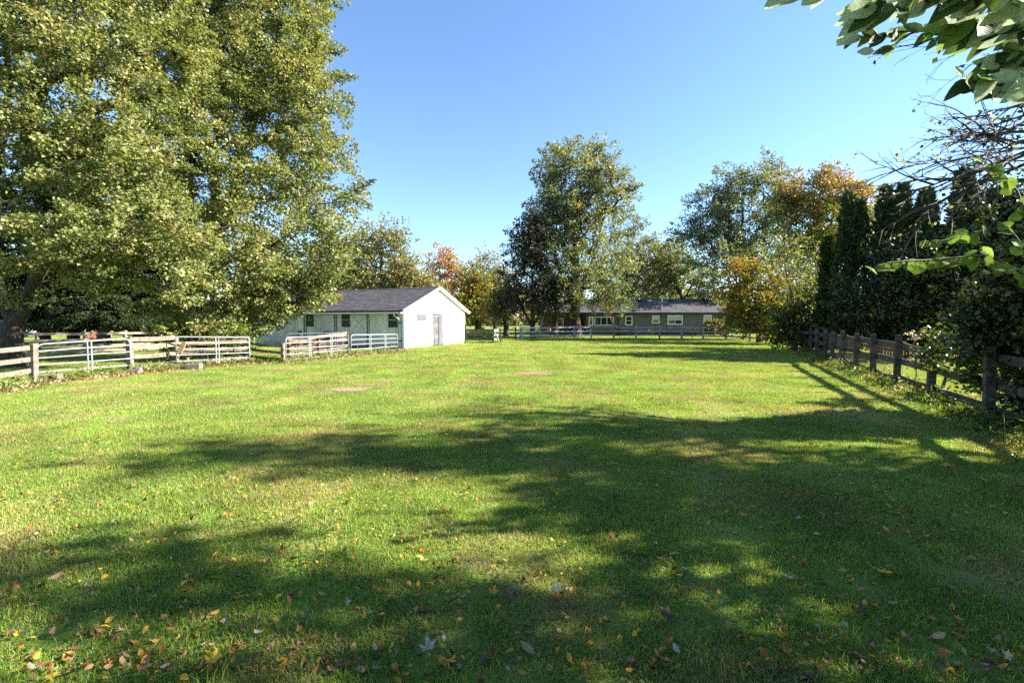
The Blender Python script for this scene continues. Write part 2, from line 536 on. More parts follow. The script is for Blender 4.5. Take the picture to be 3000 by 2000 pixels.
# ------------------------------------------------------------------ grass (one mass, instanced tufts)
def blade_patch(name, radius, n, h0, h1, w, bend, segs, rg):
    a = rg.uniform(0, 2 * np.pi, n); r = radius * np.sqrt(rg.uniform(0, 1, n))
    base = np.stack([r * np.cos(a), r * np.sin(a), np.full(n, -0.004)], 1)
    # clumpy height field
    ph = rg.uniform(0, 6.28, 4)
    hh = 0.75 + 0.25 * np.sin(base[:, 0] * 9 + ph[0]) * np.sin(base[:, 1] * 8 + ph[1])
    h = rg.uniform(h0, h1, n) * hh * np.where(rg.uniform(0, 1, n) < 0.04, 1.6, 1.0)
    az = rg.uniform(0, 2 * np.pi, n)
    d = np.stack([np.cos(az), np.sin(az), np.zeros(n)], 1)
    s = np.stack([-np.sin(az), np.cos(az), np.zeros(n)], 1)
    tw = rg.uniform(-1.2, 1.2, n)[:, None]
    s = s * np.cos(tw) + d * np.sin(tw)
    b = np.abs(rg.normal(0, bend, n)) + 0.1
    up = np.array([0, 0, 1.0])
    ww = w * rg.uniform(0.7, 1.3, n)
    lean = np.clip(b, 0, 1.35)
    tip = base + (d * np.sin(lean)[:, None] + up * np.cos(lean)[:, None]) * h[:, None]
    if segs == 2:
        mid = base + (d * np.sin(lean * .45)[:, None] + up * np.cos(lean * .45)[:, None]) * (h * .55)[:, None]
        v = np.stack([base - s * ww[:, None] / 2, base + s * ww[:, None] / 2, mid + s * ww[:, None] * .42, mid - s * ww[:, None] * .42, tip], 1).reshape(-1, 3)
        i0 = np.arange(n) * 5
        f = np.concatenate([np.stack([i0, i0 + 1, i0 + 2], 1), np.stack([i0, i0 + 2, i0 + 3], 1), np.stack([i0 + 3, i0 + 2, i0 + 4], 1)])
        rep = 5
    else:
        v = np.stack([base - s * ww[:, None] / 2, base + s * ww[:, None] / 2, tip], 1).reshape(-1, 3)
        i0 = np.arange(n) * 3
        f = np.stack([i0, i0 + 1, i0 + 2], 1)
        rep = 3
    k = rg.uniform(0, 1, n)[:, None]
    c = np.array([0.125, 0.222, 0.022]) * (1 - k) + np.array([0.275, 0.362, 0.060]) * k
    straw = rg.uniform(0, 1, n) < 0.13
    c[straw] = np.array([0.36, 0.31, 0.14]) * rg.uniform(0.7, 1.2, (straw.sum(), 1))
    c *= rg.uniform(0.8, 1.2, (n, 1))
    me = np_mesh(name, v, f, np.repeat(c, rep, axis=0))
    me.materials.append(M['grass'])
    return me


gcol = bpy.data.collections.new("grass_tufts")
gidx = []
def add_src(me):
    o = bpy.data.objects.new("tuft_%02d" % len(gidx), me)
    gcol.objects.link(o)
    gidx.append(o)
    return len(gidx) - 1
rg = np.random.default_rng(3)
L0 = [add_src(blade_patch("tuft", 0.42, 2500, 0.020, 0.066, 0.0038, 0.75, 2, rg)) for _ in range(5)]
L1 = [add_src(blade_patch("tuft", 0.65, 2200, 0.022, 0.07, 0.0080, 0.7, 1, rg)) for _ in range(4)]
L2 = [add_src(blade_patch("tuft", 1.25, 2600, 0.03, 0.075, 0.019, 0.55, 1, rg)) for _ in range(4)]
TALL = [add_src(blade_patch("tuft", 0.20, 90, 0.12, 0.34, 0.0065, 0.7, 2, rg)) for _ in range(4)]

BARN_O = g(1185, 1022)
BX = Vector((0.915, -0.404, 0)).normalized()
BY = Vector((0.404, 0.915, 0)).normalized()
BARN_L, BARN_W = 12.8, 6.97
HOUSE_Y = 50.4


def in_building(x, y):
    dx, dy = x - BARN_O.x, y - BARN_O.y
    a, b = dx * BX.x + dy * BX.y, dx * BY.x + dy * BY.y
    return -BARN_L < a < 0.05 and -0.05 < b < BARN_W


pts, rots, scl, ids = [], [], [], []
def put(x, y, src, s):
    pts.append((x, y, 0.0)); rots.append((0, 0, random.uniform(0, 6.283))); scl.append(s); ids.append(random.choice(src))


def fill(y0, y1, step, src, margin, s0, s1):
    y = y0
    while y < y1:
        hw = 1.16 * y + margin
        x = -hw
        while x < hw:
            jx, jy = x + random.uniform(-.5, .5) * step, y + random.uniform(-.5, .5) * step
            if not in_building(jx, jy) and not any(((jx - c.x) / rx) ** 2 + ((jy - c.y) / ry) ** 2 < 0.9 for c, rx, ry in BARE):
                put(jx, jy, src, random.uniform(s0, s1))
            x += step
        y += step
fill(1.0, 7.5, 0.42, L0, 1.6, 0.75, 1.15)
fill(7.5, 18, 0.72, L1, 2.0, 0.8, 1.15)
fill(18, 49, 1.35, L2, 3.0, 0.8, 1.15)
# uncut tufts along the fences and walls
def tall_along(a, b, n, spread, s0, s1):
    for _ in range(n):
        p = a.lerp(b, random.random())
        put(p.x + random.gauss(0, spread), p.y + random.gauss(0, spread), TALL, random.uniform(s0, s1))
for a, b in zip(LF[:-1], LF[1:]):
    tall_along(a, b, 16, 0.16, 0.4, 1.0)
RF0, RF1 = Vector((7.94, 7.5, 0)), Vector((13.9, 20.75, 0))
tall_along(Vector((5.5, 2.2, 0)), RF0, 40, 0.25, 0.6, 1.3)
tall_along(RF0, RF1, 190, 0.24, 0.5, 1.25)
tall_along(BARN_O, BARN_O + BY * BARN_W, 50, 0.08, 0.3, 0.7)
tall_along(g(1362, 1005), g(1466, 1004), 26, 0.2, 0.6, 1.2)
for _ in range(160):                                   # scattered longer clumps in the open lawn
    y = random.uniform(2.0, 14); x = random.uniform(-1, 1) * 1.1 * y
    put(x, y, TALL, random.uniform(0.3, 0.5))

gm = bpy.data.meshes.new("grass")
gm.vertices.add(len(pts))
gm.vertices.foreach_set("co", np.array(pts, dtype=np.float32).ravel())
at_r = gm.attributes.new("rot", 'FLOAT_VECTOR', 'POINT'); at_r.data.foreach_set("vector", np.array(rots, dtype=np.float32).ravel())
at_s = gm.attributes.new("scl", 'FLOAT', 'POINT'); at_s.data.foreach_set("value", np.array(scl, dtype=np.float32))
at_i = gm.attributes.new("idx", 'INT', 'POINT'); at_i.data.foreach_set("value", np.array(ids, dtype=np.int32))
grass = bpy.data.objects.new("grass", gm)
COL.objects.link(grass)
tag(grass, "short green lawn grass covering the paddock", "grass", kind="stuff")
ng = bpy.data.node_groups.new("grass_scatter", 'GeometryNodeTree')
ng.interface.new_socket("Geometry", in_out='INPUT', socket_type='NodeSocketGeometry')
ng.interface.new_socket("Geometry", in_out='OUTPUT', socket_type='NodeSocketGeometry')
gi, go = ng.nodes.new("NodeGroupInput"), ng.nodes.new("NodeGroupOutput")
ci = ng.nodes.new("GeometryNodeCollectionInfo")
ci.inputs["Collection"].default_value = gcol
ci.inputs["Separate Children"].default_value = True
ci.inputs["Reset Children"].default_value = True
ip = ng.nodes.new("GeometryNodeInstanceOnPoints")
ip.inputs["Pick Instance"].default_value = True
def named(nm, typ):
    n = ng.nodes.new("GeometryNodeInputNamedAttribute"); n.data_type = typ; n.inputs[0].default_value = nm
    return n.outputs[0]
e2r = ng.nodes.new("FunctionNodeEulerToRotation")
ng.links.new(named("rot", 'FLOAT_VECTOR'), e2r.inputs[0])
ng.links.new(gi.outputs[0], ip.inputs["Points"])
ng.links.new(ci.outputs[0], ip.inputs["Instance"])
ng.links.new(named("idx", 'INT'), ip.inputs["Instance Index"])
ng.links.new(e2r.outputs[0], ip.inputs["Rotation"])
ng.links.new(named("scl", 'FLOAT'), ip.inputs["Scale"])
ng.links.new(ip.outputs[0], go.inputs[0])
md = grass.modifiers.new("scatter", 'NODES')
md.node_group = ng


# ------------------------------------------------------------------ foliage
def leaves(p, size, rg, up=0.7, droop=0.35, outward=None, aspect=0.42, fold=0.14):
    """folded leaf blades of four corners at points p (n,3)"""
    n = len(p)
    L = size * rg.uniform(0.65, 1.3, n)
    t = rg.normal(0, 1, (n, 3))
    t[:, 2] = t[:, 2] * 0.5 - droop
    if outward is not None: t += outward * 0.7
    t /= np.linalg.norm(t, axis=1, keepdims=True)
    nr = rg.normal(0, 1, (n, 3)); nr[:, 2] += up
    nr -= t * (nr * t).sum(1, keepdims=True)
    nr /= np.linalg.norm(nr, axis=1, keepdims=True) + 1e-9
    s = np.cross(nr, t)
    Lc = L[:, None]
    tip = p + t * Lc
    mid = p + t * Lc * 0.45
    l = mid + s * Lc * aspect + nr * Lc * fold
    r = mid - s * Lc * aspect + nr * Lc * fold
    v = np.stack([p, r, tip, l], 1).reshape(-1, 3)
    i = np.arange(n) * 4
    f = np.concatenate([np.stack([i, i + 1, i + 2], 1), np.stack([i, i + 2, i + 3], 1)])
    return v, f


def pal_colors(pal, n, rg):
    w = np.array([x[1] for x in pal], dtype=float); w /= w.sum()
    c = np.array([x[0] for x in pal], dtype=float)
    return c[rg.choice(len(pal), n, p=w)]


def lobe_points(lobes, n, rg, shell=2.4):
    w = np.array([(l[1][0] * l[1][1] * l[1][2]) ** 0.75 * (l[2] if len(l) > 2 else 1) for l in lobes]); w /= w.sum()
    k = rg.choice(len(lobes), n, p=w)
    d = rg.normal(0, 1, (n, 3)); d /= np.linalg.norm(d, axis=1, keepdims=True)
    r = rg.uniform(0, 1, n) ** (1 / shell)
    c = np.array([tuple(l[0]) for l in lobes])[k]; R = np.array([tuple(l[1]) for l in lobes])[k]
    return c + d * r[:, None] * R, d


def skeleton(stems, centres, rg, trunk_r, twig=0.012, wiggle=0.12, seg=0.7):
    """nodes grown from the stems out to the clump centres; radii by the number of tips carried"""
    pos, par, isstem = [], [], []
    root = None
    for st in stems:
        st = [Vector(p) for p in st]
        if root is None:
            pos.append(np.array(st[0])); par.append(-1); isstem.append(True); cur = 0; root = 0
        else:
            dist = [np.linalg.norm(q - np.array(st[0])) for q in pos]
            cur = int(np.argmin(dist))
        for a, b in zip(st[:-1], st[1:]):
            k = max(1, int((b - a).length / seg))
            for j in range(1, k + 1):
                q = np.array(a.lerp(b, j / k)) + (rg.normal(0, wiggle * 0.4, 3) if j < k else 0)
                pos.append(q); par.append(cur); isstem.append(True); cur = len(pos) - 1
    base = pos[0]
    order = np.argsort(np.linalg.norm(centres - np.mean([pos[i] for i in range(len(pos))], axis=0), axis=1))
    P = np.zeros((len(pos) + len(centres) * 6, 3)); P[:len(pos)] = pos
    n = len(pos)
    tips = []
    zmin = base[2] + 0.12 * (np.max(centres[:, 2]) - base[2])
    for ci_ in order:
        c = centres[ci_]
        dv = P[:n] - c
        dist = np.linalg.norm(dv, axis=1)
        cost = dist + np.clip(dv[:, 2], 0, None) * 0.9 + np.where(P[:n, 2] < zmin, 50, 0)
        j = int(np.argmin(cost))
        a = P[j]; dd = c - a; ln = np.linalg.norm(dd)
        k = int(np.clip(round(ln / seg), 1, 5))
        prev = j
        for q in range(1, k + 1):
            t = q / k
            pt = a + dd * t + np.array([0, 0, 0.10 * ln * math.sin(math.pi * t)]) + (rg.normal(0, wiggle * min(ln, 1.5), 3) * 0.5 if q < k else 0)
            P[n] = pt; pos.append(pt); par.append(prev); isstem.append(False); prev = n; n += 1
        tips.append(prev)
    cnt = np.zeros(n)
    for t in tips: cnt[t] += 1
    for i in range(n - 1, 0, -1): cnt[par[i]] += cnt[i]
    cnt = np.maximum(cnt, 0.6)
    ex = max(0.3, math.log(trunk_r / twig) / math.log(max(cnt[0], 3)))
    rad = twig * cnt ** ex
    return P[:n], np.array(par), np.array(isstem), rad


def chains(P, par, rad):
    ch = {}
    for i in range(1, len(P)): ch.setdefault(par[i], []).append(i)
    out, stack = [], [(0, None)]
    while stack:
        i, pr = stack.pop()
        c = [pr] if pr is not None else []
        c.append(i)
        while i in ch:
            ks = sorted(ch[i], key=lambda k: -rad[k])
            for k in ks[1:]: stack.append((k, i))
            i = ks[0]; c.append(i)
        out.append(c)
    return out


def make_tree(name, label, stems, lobes, trunk_r, n_clump, per, size, pal, seed, cat="tree", group=None, spread=0.8, twig=0.012,
              bark='bark', leafm='leaf', colfn=None, up=0.7, droop=0.35, minr=0.0, shell=2.4, flare=1.35, flat=0.6, seg=0.7, wiggle=0.12, aspect=0.42):
    rg = np.random.default_rng(seed)
    base = Vector(stems[0][0])
    root = empty(name, base)
    cen, outd = lobe_points(lobes, n_clump, rg, shell)
    cen[:, 2] = np.maximum(cen[:, 2], 0.5)
    P, par, stm, rad = skeleton(stems, cen, rg, trunk_r, twig, wiggle, seg)
    tb, bb = MB(), MB()
    b = np.array(base)
    for c in chains(P, par, rad):
        r = [max(rad[i], 0.004) for i in c]
        if len(c) > 1 and c[0] != 0: r[0] = min(r[0], r[1] * 1.25)
        main = (c[0] == 0)
        if c[0] == 0:
            r[0] *= flare
            if len(r) > 1: r[1] *= 1 + (flare - 1) * .35
        if max(r) < minr: continue
        (tb if main else bb).tube([P[i] - b for i in c], r, 10 if max(r) > 0.09 else (6 if max(r) > 0.035 else 4), cap=False)
    tb.build("trunk", M[bark], root, smooth=True)
    if bb.v: bb.build("branches", M[bark], root, smooth=True)
    # leaf sprays about every clump centre
    k = rg.poisson(per, n_clump).clip(3)
    ci_ = np.repeat(np.arange(n_clump), k)
    n = len(ci_)
    o = outd[ci_]
    sp = (spread * rg.uniform(0.7, 1.3, n_clump))[ci_][:, None]
    axis = outd + rg.normal(0, .5, outd.shape); axis[:, 2] -= 0.1
    axis /= np.linalg.norm(axis, axis=1, keepdims=True)
    al = rg.uniform(-.8, 1.0, (n, 1))
    rd = rg.normal(0, 1, (n, 3)); rd /= np.linalg.norm(rd, axis=1, keepdims=True)
    rd *= rg.uniform(0, 1, (n, 1)) ** .45 * (0.74 - 0.52 * np.clip(al, 0, 1))
    p = cen[ci_] + axis[ci_] * al * sp + rd * sp * np.array([1, 1, flat])
    p[:, 2] = np.maximum(p[:, 2], 0.12)
    v, f = leaves(p, size, rg, up, droop, o * 0.5, aspect)
    cc = pal_colors(pal, n_clump, rg)[ci_] * 0.55 + pal_colors(pal, n, rg) * 0.45
    if colfn is not None: cc = colfn(p, cc, rg, ci_)
    cc = cc * rg.uniform(0.75, 1.25, (n, 1))
    me = np_mesh("crown", v - b, f, np.repeat(cc, 4, axis=0))
    crown = link("crown", me, M[leafm], root)
    tag(root, label, cat, group)
    return root


def LB(px, py, d, rx, rz, ry=None, w=1.0):
    """crown lobe: centre seen at (px, py) d metres ahead, radii given in photo pixels at that distance"""
    s = d / KPX
    return (at(px, py, d), Vector((rx * s, (ry if ry is not None else rx) * s, rz * s)), w)


G_OLIVE = [((0.205, 0.230, 0.070), 4), ((0.155, 0.190, 0.056), 4), ((0.275, 0.285, 0.108), 3), ((0.31, 0.28, 0.115), 1.5), ((0.092, 0.138, 0.042), 2)]
G_BRIGHT = [((0.125, 0.185, 0.030), 4), ((0.09, 0.155, 0.028), 4), ((0.18, 0.22, 0.045), 3)]
G_GREEN = [((0.150, 0.180, 0.075), 4), ((0.115, 0.146, 0.066), 4), ((0.205, 0.225, 0.105), 2), ((0.24, 0.24, 0.11), 1)]
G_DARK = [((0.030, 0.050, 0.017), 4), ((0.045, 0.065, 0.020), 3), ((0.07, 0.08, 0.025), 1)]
G_TAN = [((0.26, 0.225, 0.095), 4), ((0.19, 0.185, 0.075), 4), ((0.31, 0.25, 0.115), 2), ((0.14, 0.15, 0.055), 2)]
G_ORANGE = [((0.42, 0.18, 0.07), 4), ((0.34, 0.22, 0.08), 3), ((0.22, 0.19, 0.06), 4), ((0.46, 0.24, 0.14), 2)]
G_YELLOW = [((0.32, 0.24, 0.030), 4), ((0.18, 0.19, 0.030), 5), ((0.38, 0.20, 0.03), 1.5), ((0.12, 0.155, 0.028), 4)]
G_PURPLE = [((0.052, 0.046, 0.044), 4), ((0.072, 0.066, 0.050), 3), ((0.065, 0.085, 0.036), 2)]

# --- the two great silver maples on the left
b1 = gx(28, 16.2)
make_tree("maple_tree", "huge maple with forked pale trunk at the left edge behind the rail fence",
          [[b1, b1 + Vector((-.05, 0, .7)), b1 + Vector((0.0, 0.1, 1.5)), b1 + Vector((-.7, .3, 3.2)), b1 + Vector((-1.0, .6, 6)), b1 + Vector((-.5, .8, 10)), b1 + Vector((0.2, .6, 14))],
           [b1 + Vector((0.0, 0.1, 1.3)), b1 + Vector((.75, -.15, 2.0)), b1 + Vector((1.4, -.4, 3.1)), b1 + Vector((2.6, -.6, 5.2)), b1 + Vector((3.6, -.6, 8.2)), b1 + Vector((4.6, -.4, 11.5))],
           [b1 + Vector((-.1, .2, 1.6)), b1 + Vector((.5, 1.0, 4.0)), b1 + Vector((1.4, 1.6, 8)), b1 + Vector((2.2, 1.6, 13))],
           [b1 + Vector((1.4, -.4, 3.1)), b1 + Vector((3.2, -.9, 4.2)), b1 + Vector((5.2, -1.3, 4.6))]],
          [LB(60, 40, 16, 260, 260), LB(300, 150, 16.5, 210, 230), LB(180, 420, 15.5, 190, 170), LB(360, 480, 15.5, 180, 170),
           LB(420, 690, 15.2, 200, 110), LB(230, 700, 15, 170, 100), LB(540, 760, 15.6, 130, 75), LB(-180, 350, 15.5, 200, 380), LB(60, 640, 14.6, 120, 90, w=.6),
           LB(330, 830, 15.2, 120, 40, w=.7), LB(150, -250, 16, 300, 180), LB(-100, 800, 15, 130, 90), LB(230, 815, 14.6, 110, 45, w=.8), LB(120, 780, 14.6, 80, 50, w=.7), LB(470, 330, 17.5, 120, 260), LB(480, 80, 18, 120, 150)],
          0.30, 760, 195, 0.102, G_OLIVE, 101, group="large maples by the fence", spread=0.62, twig=0.010)
b2 = gx(572, 26)
make_tree("maple_tree", "tallest maple, drooping over the tube gate and the near end of the barn",
          [[b2, b2 + Vector((0, 0, 2)), b2 + Vector((.1, 0, 6)), b2 + Vector((-.2, 0, 11)), b2 + Vector((.3, 0, 17)), b2 + Vector((.6, 0, 22))],
           [b2 + Vector((0, 0, 2.2)), b2 + Vector((1.6, -.6, 5.2)), b2 + Vector((3.6, -1.6, 9)), b2 + Vector((4.8, -2, 14))],
           [b2 + Vector((0, 0, 1.6)), b2 + Vector((.9, .3, 5)), b2 + Vector((1.3, .3, 11)), b2 + Vector((2.4, .2, 17))],
           [b2 + Vector((0, 0, 2.6)), b2 + Vector((2.5, -2, 4.2)), b2 + Vector((5.2, -3.4, 5.4)), b2 + Vector((7.5, -3.5, 6.6))]],
          [LB(740, 60, 26, 210, 220), LB(880, 300, 25, 150, 150), LB(700, 330, 24.5, 170, 180), LB(900, 545, 24.5, 165, 135), LB(720, 600, 21.5, 170, 140, 110),
           LB(960, 720, 20.8, 105, 100, 50), LB(820, 760, 20.6, 160, 90, 90), LB(690, 800, 19.4, 150, 90, 80), LB(620, 890, 18.9, 130, 55, 80), LB(520, 520, 25, 150, 260),
           LB(800, 850, 21.2, 80, 55, w=1.3), LB(700, 925, 20.2, 75, 35, w=1.2), LB(500, 900, 19.5, 70, 40), LB(560, 100, 27, 190, 260), LB(760, -180, 26, 250, 170),
           LB(985, 450, 25, 75, 80), LB(890, 130, 26, 75, 120), LB(850, 905, 20.8, 45, 22, w=1.0), LB(755, 960, 20, 45, 24, w=1.0),
           LB(905, 850, 21.6, 85, 38, 60, w=1.5), LB(850, 905, 21.5, 55, 28, w=1.4), LB(960, 810, 22.4, 60, 45, w=1.2), LB(770, 900, 20.0, 70, 40, 40, w=1.3), LB(600, 935, 18.8, 90, 30, 40, w=1.3), LB(690, 945, 19, 60, 24, 30, w=1.4)],
          0.46, 1220, 180, 0.128, G_OLIVE, 102, group="large maples by the fence", spread=0.82, twig=0.012)


# --- spruces behind the paddock
def spruce(px, d, h, label, seed):
    rg = np.random.default_rng(seed)
    base = gx(px, d)
    root = empty("spruce_tree", base)
    tb = MB().tube([(0, 0, 0), (0, 0, .35), (0.02, 0, 2), (0, 0, h)], [.50, .34, .30, .03], 8, cap=False)
    tb.build("trunk", M['bark_dark'], root, smooth=True)
    mb = MB()
    pts_, out_ = [], []
    nb = 150
    for k in range(nb):
        z = 1.45 + (h - 1.6) * (k / nb) ** 1.2
        ln = (h - z) * 0.25 + 0.5
        ln = min(ln, 3.3) * rg.uniform(0.8, 1.12)
        a = rg.uniform(0, 6.283)
        dirn = np.array([math.cos(a), math.sin(a), 0])
        tipz = -0.26 * ln * rg.uniform(.5, 1.2)
        if z < 3.4 and z + tipz < 1.12: tipz = 1.12 - z
        pl = [np.array([0, 0, z]) + dirn * ln * t + np.array([0, 0, tipz * t ** 1.3 + 0.12 * ln * t * t]) for t in (0, .33, .66, 1)]
        mb.tube([tuple(q) for q in pl], [.045, .03, .018, .006], 4, cap=False)
        n = int(150 * (0.5 + ln / 3))
        t = rg.uniform(0.12, 1, n)
        q = np.array([0, 0, z]) + dirn * (ln * t)[:, None]
        q[:, 2] += tipz * t ** 1.3 + 0.12 * ln * t * t - np.abs(rg.normal(0, .22, n)) * (0.4 + t * .6)
        sd = np.array([-dirn[1], dirn[0], 0])
        q += sd * (rg.normal(0, .30, n) * (1.1 - .6 * t))[:, None]
        pts_.append(q); out_.append(np.repeat(dirn[None] + np.array([[0, 0, -.9]]), n, 0))
    mb.build("branches", M['bark_dark'], root)
    p = np.concatenate(pts_); o = np.concatenate(out_)
    v, f = leaves(p, 0.26, rg, 0.5, 0.5, o, aspect=0.16, fold=0.05)
    c = pal_colors([((0.020, 0.034, 0.014), 5), ((0.034, 0.050, 0.018), 4), ((0.06, 0.066, 0.020), 1)], len(p), rg) * rg.uniform(.7, 1.3, (len(p), 1))
    link("crown", np_mesh("crown", v, f, np.repeat(c, 4, 0)), M['needle'], root)
    tag(root, label, "tree", "spruces behind the paddock")


spruce(126, 30, 14, "leftmost dark spruce behind the paddock, beside the white car", 201)
spruce(213, 31, 15, "dark spruce behind the paddock, left of the wooden play set", 202)
spruce(303, 30, 15, "dark spruce whose trunk stands right of the wooden play set", 203)
spruce(404, 32, 15, "dark spruce farther right behind the paddock's back rails", 204)
spruce(-10, 33, 15, "dark spruce hidden behind the forked maple trunk", 205)
spruce(500, 33, 14, "rightmost dark spruce, behind the ivy covered rails", 206)


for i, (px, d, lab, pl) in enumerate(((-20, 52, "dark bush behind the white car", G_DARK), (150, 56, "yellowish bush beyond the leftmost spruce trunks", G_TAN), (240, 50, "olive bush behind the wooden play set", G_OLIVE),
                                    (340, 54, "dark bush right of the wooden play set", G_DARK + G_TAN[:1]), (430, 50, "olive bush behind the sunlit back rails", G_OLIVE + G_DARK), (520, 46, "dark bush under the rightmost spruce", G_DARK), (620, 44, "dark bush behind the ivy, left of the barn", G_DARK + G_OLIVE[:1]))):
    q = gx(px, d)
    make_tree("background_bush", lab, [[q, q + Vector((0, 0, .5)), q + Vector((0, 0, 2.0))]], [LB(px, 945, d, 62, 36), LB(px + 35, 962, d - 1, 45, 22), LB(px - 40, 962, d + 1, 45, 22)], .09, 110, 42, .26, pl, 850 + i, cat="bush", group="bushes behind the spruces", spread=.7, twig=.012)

# --- trees round the house and in the distance
def stem3(px, d, h, lean=(0, 0), seed=0, forks=3, fork_z=0.25, spread=0.22):
    rg = np.random.default_rng(seed + 999)
    b = gx(px, d)
    st = [[b, b + Vector((lean[0] * .2, lean[1] * .2, h * fork_z * .5)), b + Vector((lean[0] * .5, lean[1] * .5, h * fork_z)), b + Vector((lean[0], lean[1], h * .55)), b + Vector((lean[0] * 1.2, lean[1], h * .86))]]
    f = b + Vector((lean[0] * .5, lean[1] * .5, h * fork_z))
    for k in range(forks):
        a = 2 * math.pi * (k + rg.uniform(-.25, .25)) / forks + .4
        r = h * spread * rg.uniform(.7, 1.2)
        st.append([f, f + Vector((math.cos(a) * r * .5, math.sin(a) * r * .5, h * .2)), f + Vector((math.cos(a) * r, math.sin(a) * r, h * rg.uniform(.38, .55)))])
    return st


def orange_bits(p, c, rg, ci_):
    # a few sprays already turned
    turned = rg.uniform(0, 1, ci_.max() + 1) < 0.02
    m = turned[ci_]
    c = c.copy(); c[m] = c[m] * .45 + np.array([0.40, 0.19, 0.05]) * .55
    return c


make_tree("maple_tree", "big round maple with grey trunk in front of the house", stem3(1686, 44, 19, seed=1, forks=5, fork_z=.16, spread=.17),
          [LB(1685, 500, 44, 120, 85), LB(1625, 600, 44, 95, 110), LB(1770, 560, 44, 85, 105), LB(1690, 650, 44, 130, 110), LB(1610, 760, 44, 95, 90), LB(1765, 760, 43, 105, 95),
           LB(1690, 830, 42, 130, 70), LB(1790, 870, 42, 75, 40), LB(1835, 560, 44, 34, 42), LB(1560, 700, 44, 55, 60), LB(1645, 445, 44, 40, 26), LB(1745, 445, 44, 45, 26)],
          0.48, 720, 78, 0.19, [((0.185, 0.215, 0.098), 4), ((0.145, 0.180, 0.085), 4), ((0.25, 0.265, 0.13), 3)], 301, colfn=orange_bits, spread=0.98, twig=0.02)
make_tree("plum_tree", "dark purplish low tree left of the big round maple by the white fence", stem3(1560, 42, 8.5, seed=2, forks=6, fork_z=.10, spread=.3),
          [LB(1545, 720, 42, 65, 75), LB(1535, 830, 42, 75, 80), LB(1610, 860, 41, 60, 60), LB(1570, 650, 42, 48, 55), LB(1500, 870, 42, 40, 50)],
          0.22, 240, 55, 0.19, G_PURPLE, 302, bark='bark_dark', spread=0.85, twig=0.016)
make_tree("young_maple_tree", "small tree with lit trunk between the plum and the big round maple", stem3(1627, 43.5, 7, seed=12, forks=3, fork_z=.3),
          [LB(1635, 860, 43, 50, 50), LB(1600, 900, 43, 35, 28)], 0.22, 70, 40, 0.22, G_BRIGHT, 330, spread=0.8, twig=0.02)
make_tree("maple_tree", "leafy green tree behind the house roof, right of the big round maple", stem3(1835, 73, 19, seed=3, forks=4, fork_z=.2),
          [LB(1840, 690, 73, 70, 75), LB(1890, 760, 73, 65, 75), LB(1815, 800, 73, 80, 70), LB(1870, 850, 73, 90, 45), LB(1930, 830, 73, 55, 60)],
          0.4, 320, 70, 0.25, G_GREEN + G_TAN[:2], 303, spread=1.3, twig=0.025)
make_tree("maple_tree", "tree with slanting dark trunk above the house chimney pipe", stem3(2035, 69, 15, (-3.5, 0), seed=4, forks=4, fork_z=.3, spread=.3),
          [LB(1960, 760, 69, 50, 60), LB(2005, 800, 69, 60, 50), LB(1945, 840, 69, 50, 40), LB(2080, 830, 69, 55, 45)],
          0.32, 170, 52, 0.28, G_GREEN, 304, bark='bark_dark', spread=1.1, twig=0.025, colfn=orange_bits)
make_tree("maple_tree", "broad dark green maple rising behind the right end of the house", stem3(2195, 56, 21, (-1.0, 0), seed=5, forks=6, fork_z=.2, spread=.24),
          [LB(2230, 530, 56, 80, 65), LB(2130, 560, 56, 75, 70), LB(2060, 640, 56, 80, 75), LB(2170, 650, 56, 100, 90), LB(2270, 620, 56, 70, 90), LB(2020, 680, 56, 55, 45), LB(2110, 740, 55, 100, 60),
           LB(2130, 830, 55, 70, 55), LB(2200, 750, 56, 90, 60), LB(2285, 500, 56, 28, 30), LB(2070, 870, 54, 40, 28)],
          0.45, 520, 70, 0.225, G_GREEN, 305, bark='bark_dark', spread=1.15, twig=0.022)


def red_top(p, c, rg, ci_):
    z = p[:, 2]
    t = np.clip((z - 7.0) / 6.0, 0, 1) * rg.uniform(-.1, .9, ci_.max() + 1)[ci_]
    red = pal_colors([((0.42, 0.19, 0.09), 4), ((0.36, 0.22, 0.09), 3), ((0.38, 0.15, 0.10), 2)], len(p), rg)
    t = np.clip(t, 0, 1)[:, None]
    return c * (1 - t) + red * t


make_tree("red_maple_tree", "maple turning orange red at the top, behind the dark columnar evergreens", stem3(2390, 38, 14, seed=6, forks=5, fork_z=.3, spread=.22),
          [LB(2400, 560, 38, 110, 55), LB(2320, 590, 38, 70, 70), LB(2490, 580, 38, 70, 55), LB(2400, 660, 38, 120, 75), LB(2330, 720, 37, 75, 55), LB(2450, 720, 38, 90, 60), LB(2425, 510, 38, 30, 24), LB(2540, 640, 38, 40, 60), LB(2400, 820, 38, 70, 60, None, .5)],
          0.26, 430, 66, 0.175, G_YELLOW[1:2] + G_BRIGHT + [((0.22, 0.2, 0.04), 3)], 306, bark='bark_dark', spread=0.95, twig=0.018, colfn=red_top)


def gold_top(p, c, rg, ci_):
    z = p[:, 2]
    t = np.clip((z - 2.6) / 3.4, 0, 1) * np.clip((17.6 - p[:, 0]) / 2.2, .12, 1) * rg.uniform(.2, 1.0, ci_.max() + 1)[ci_]
    gold = pal_colors([((0.42, 0.20, 0.03), 4), ((0.38, 0.25, 0.03), 3), ((0.40, 0.14, 0.04), 1)], len(p), rg)
    t = np.clip(t, 0, 1)[:, None]
    return c * (1 - t) + gold * t


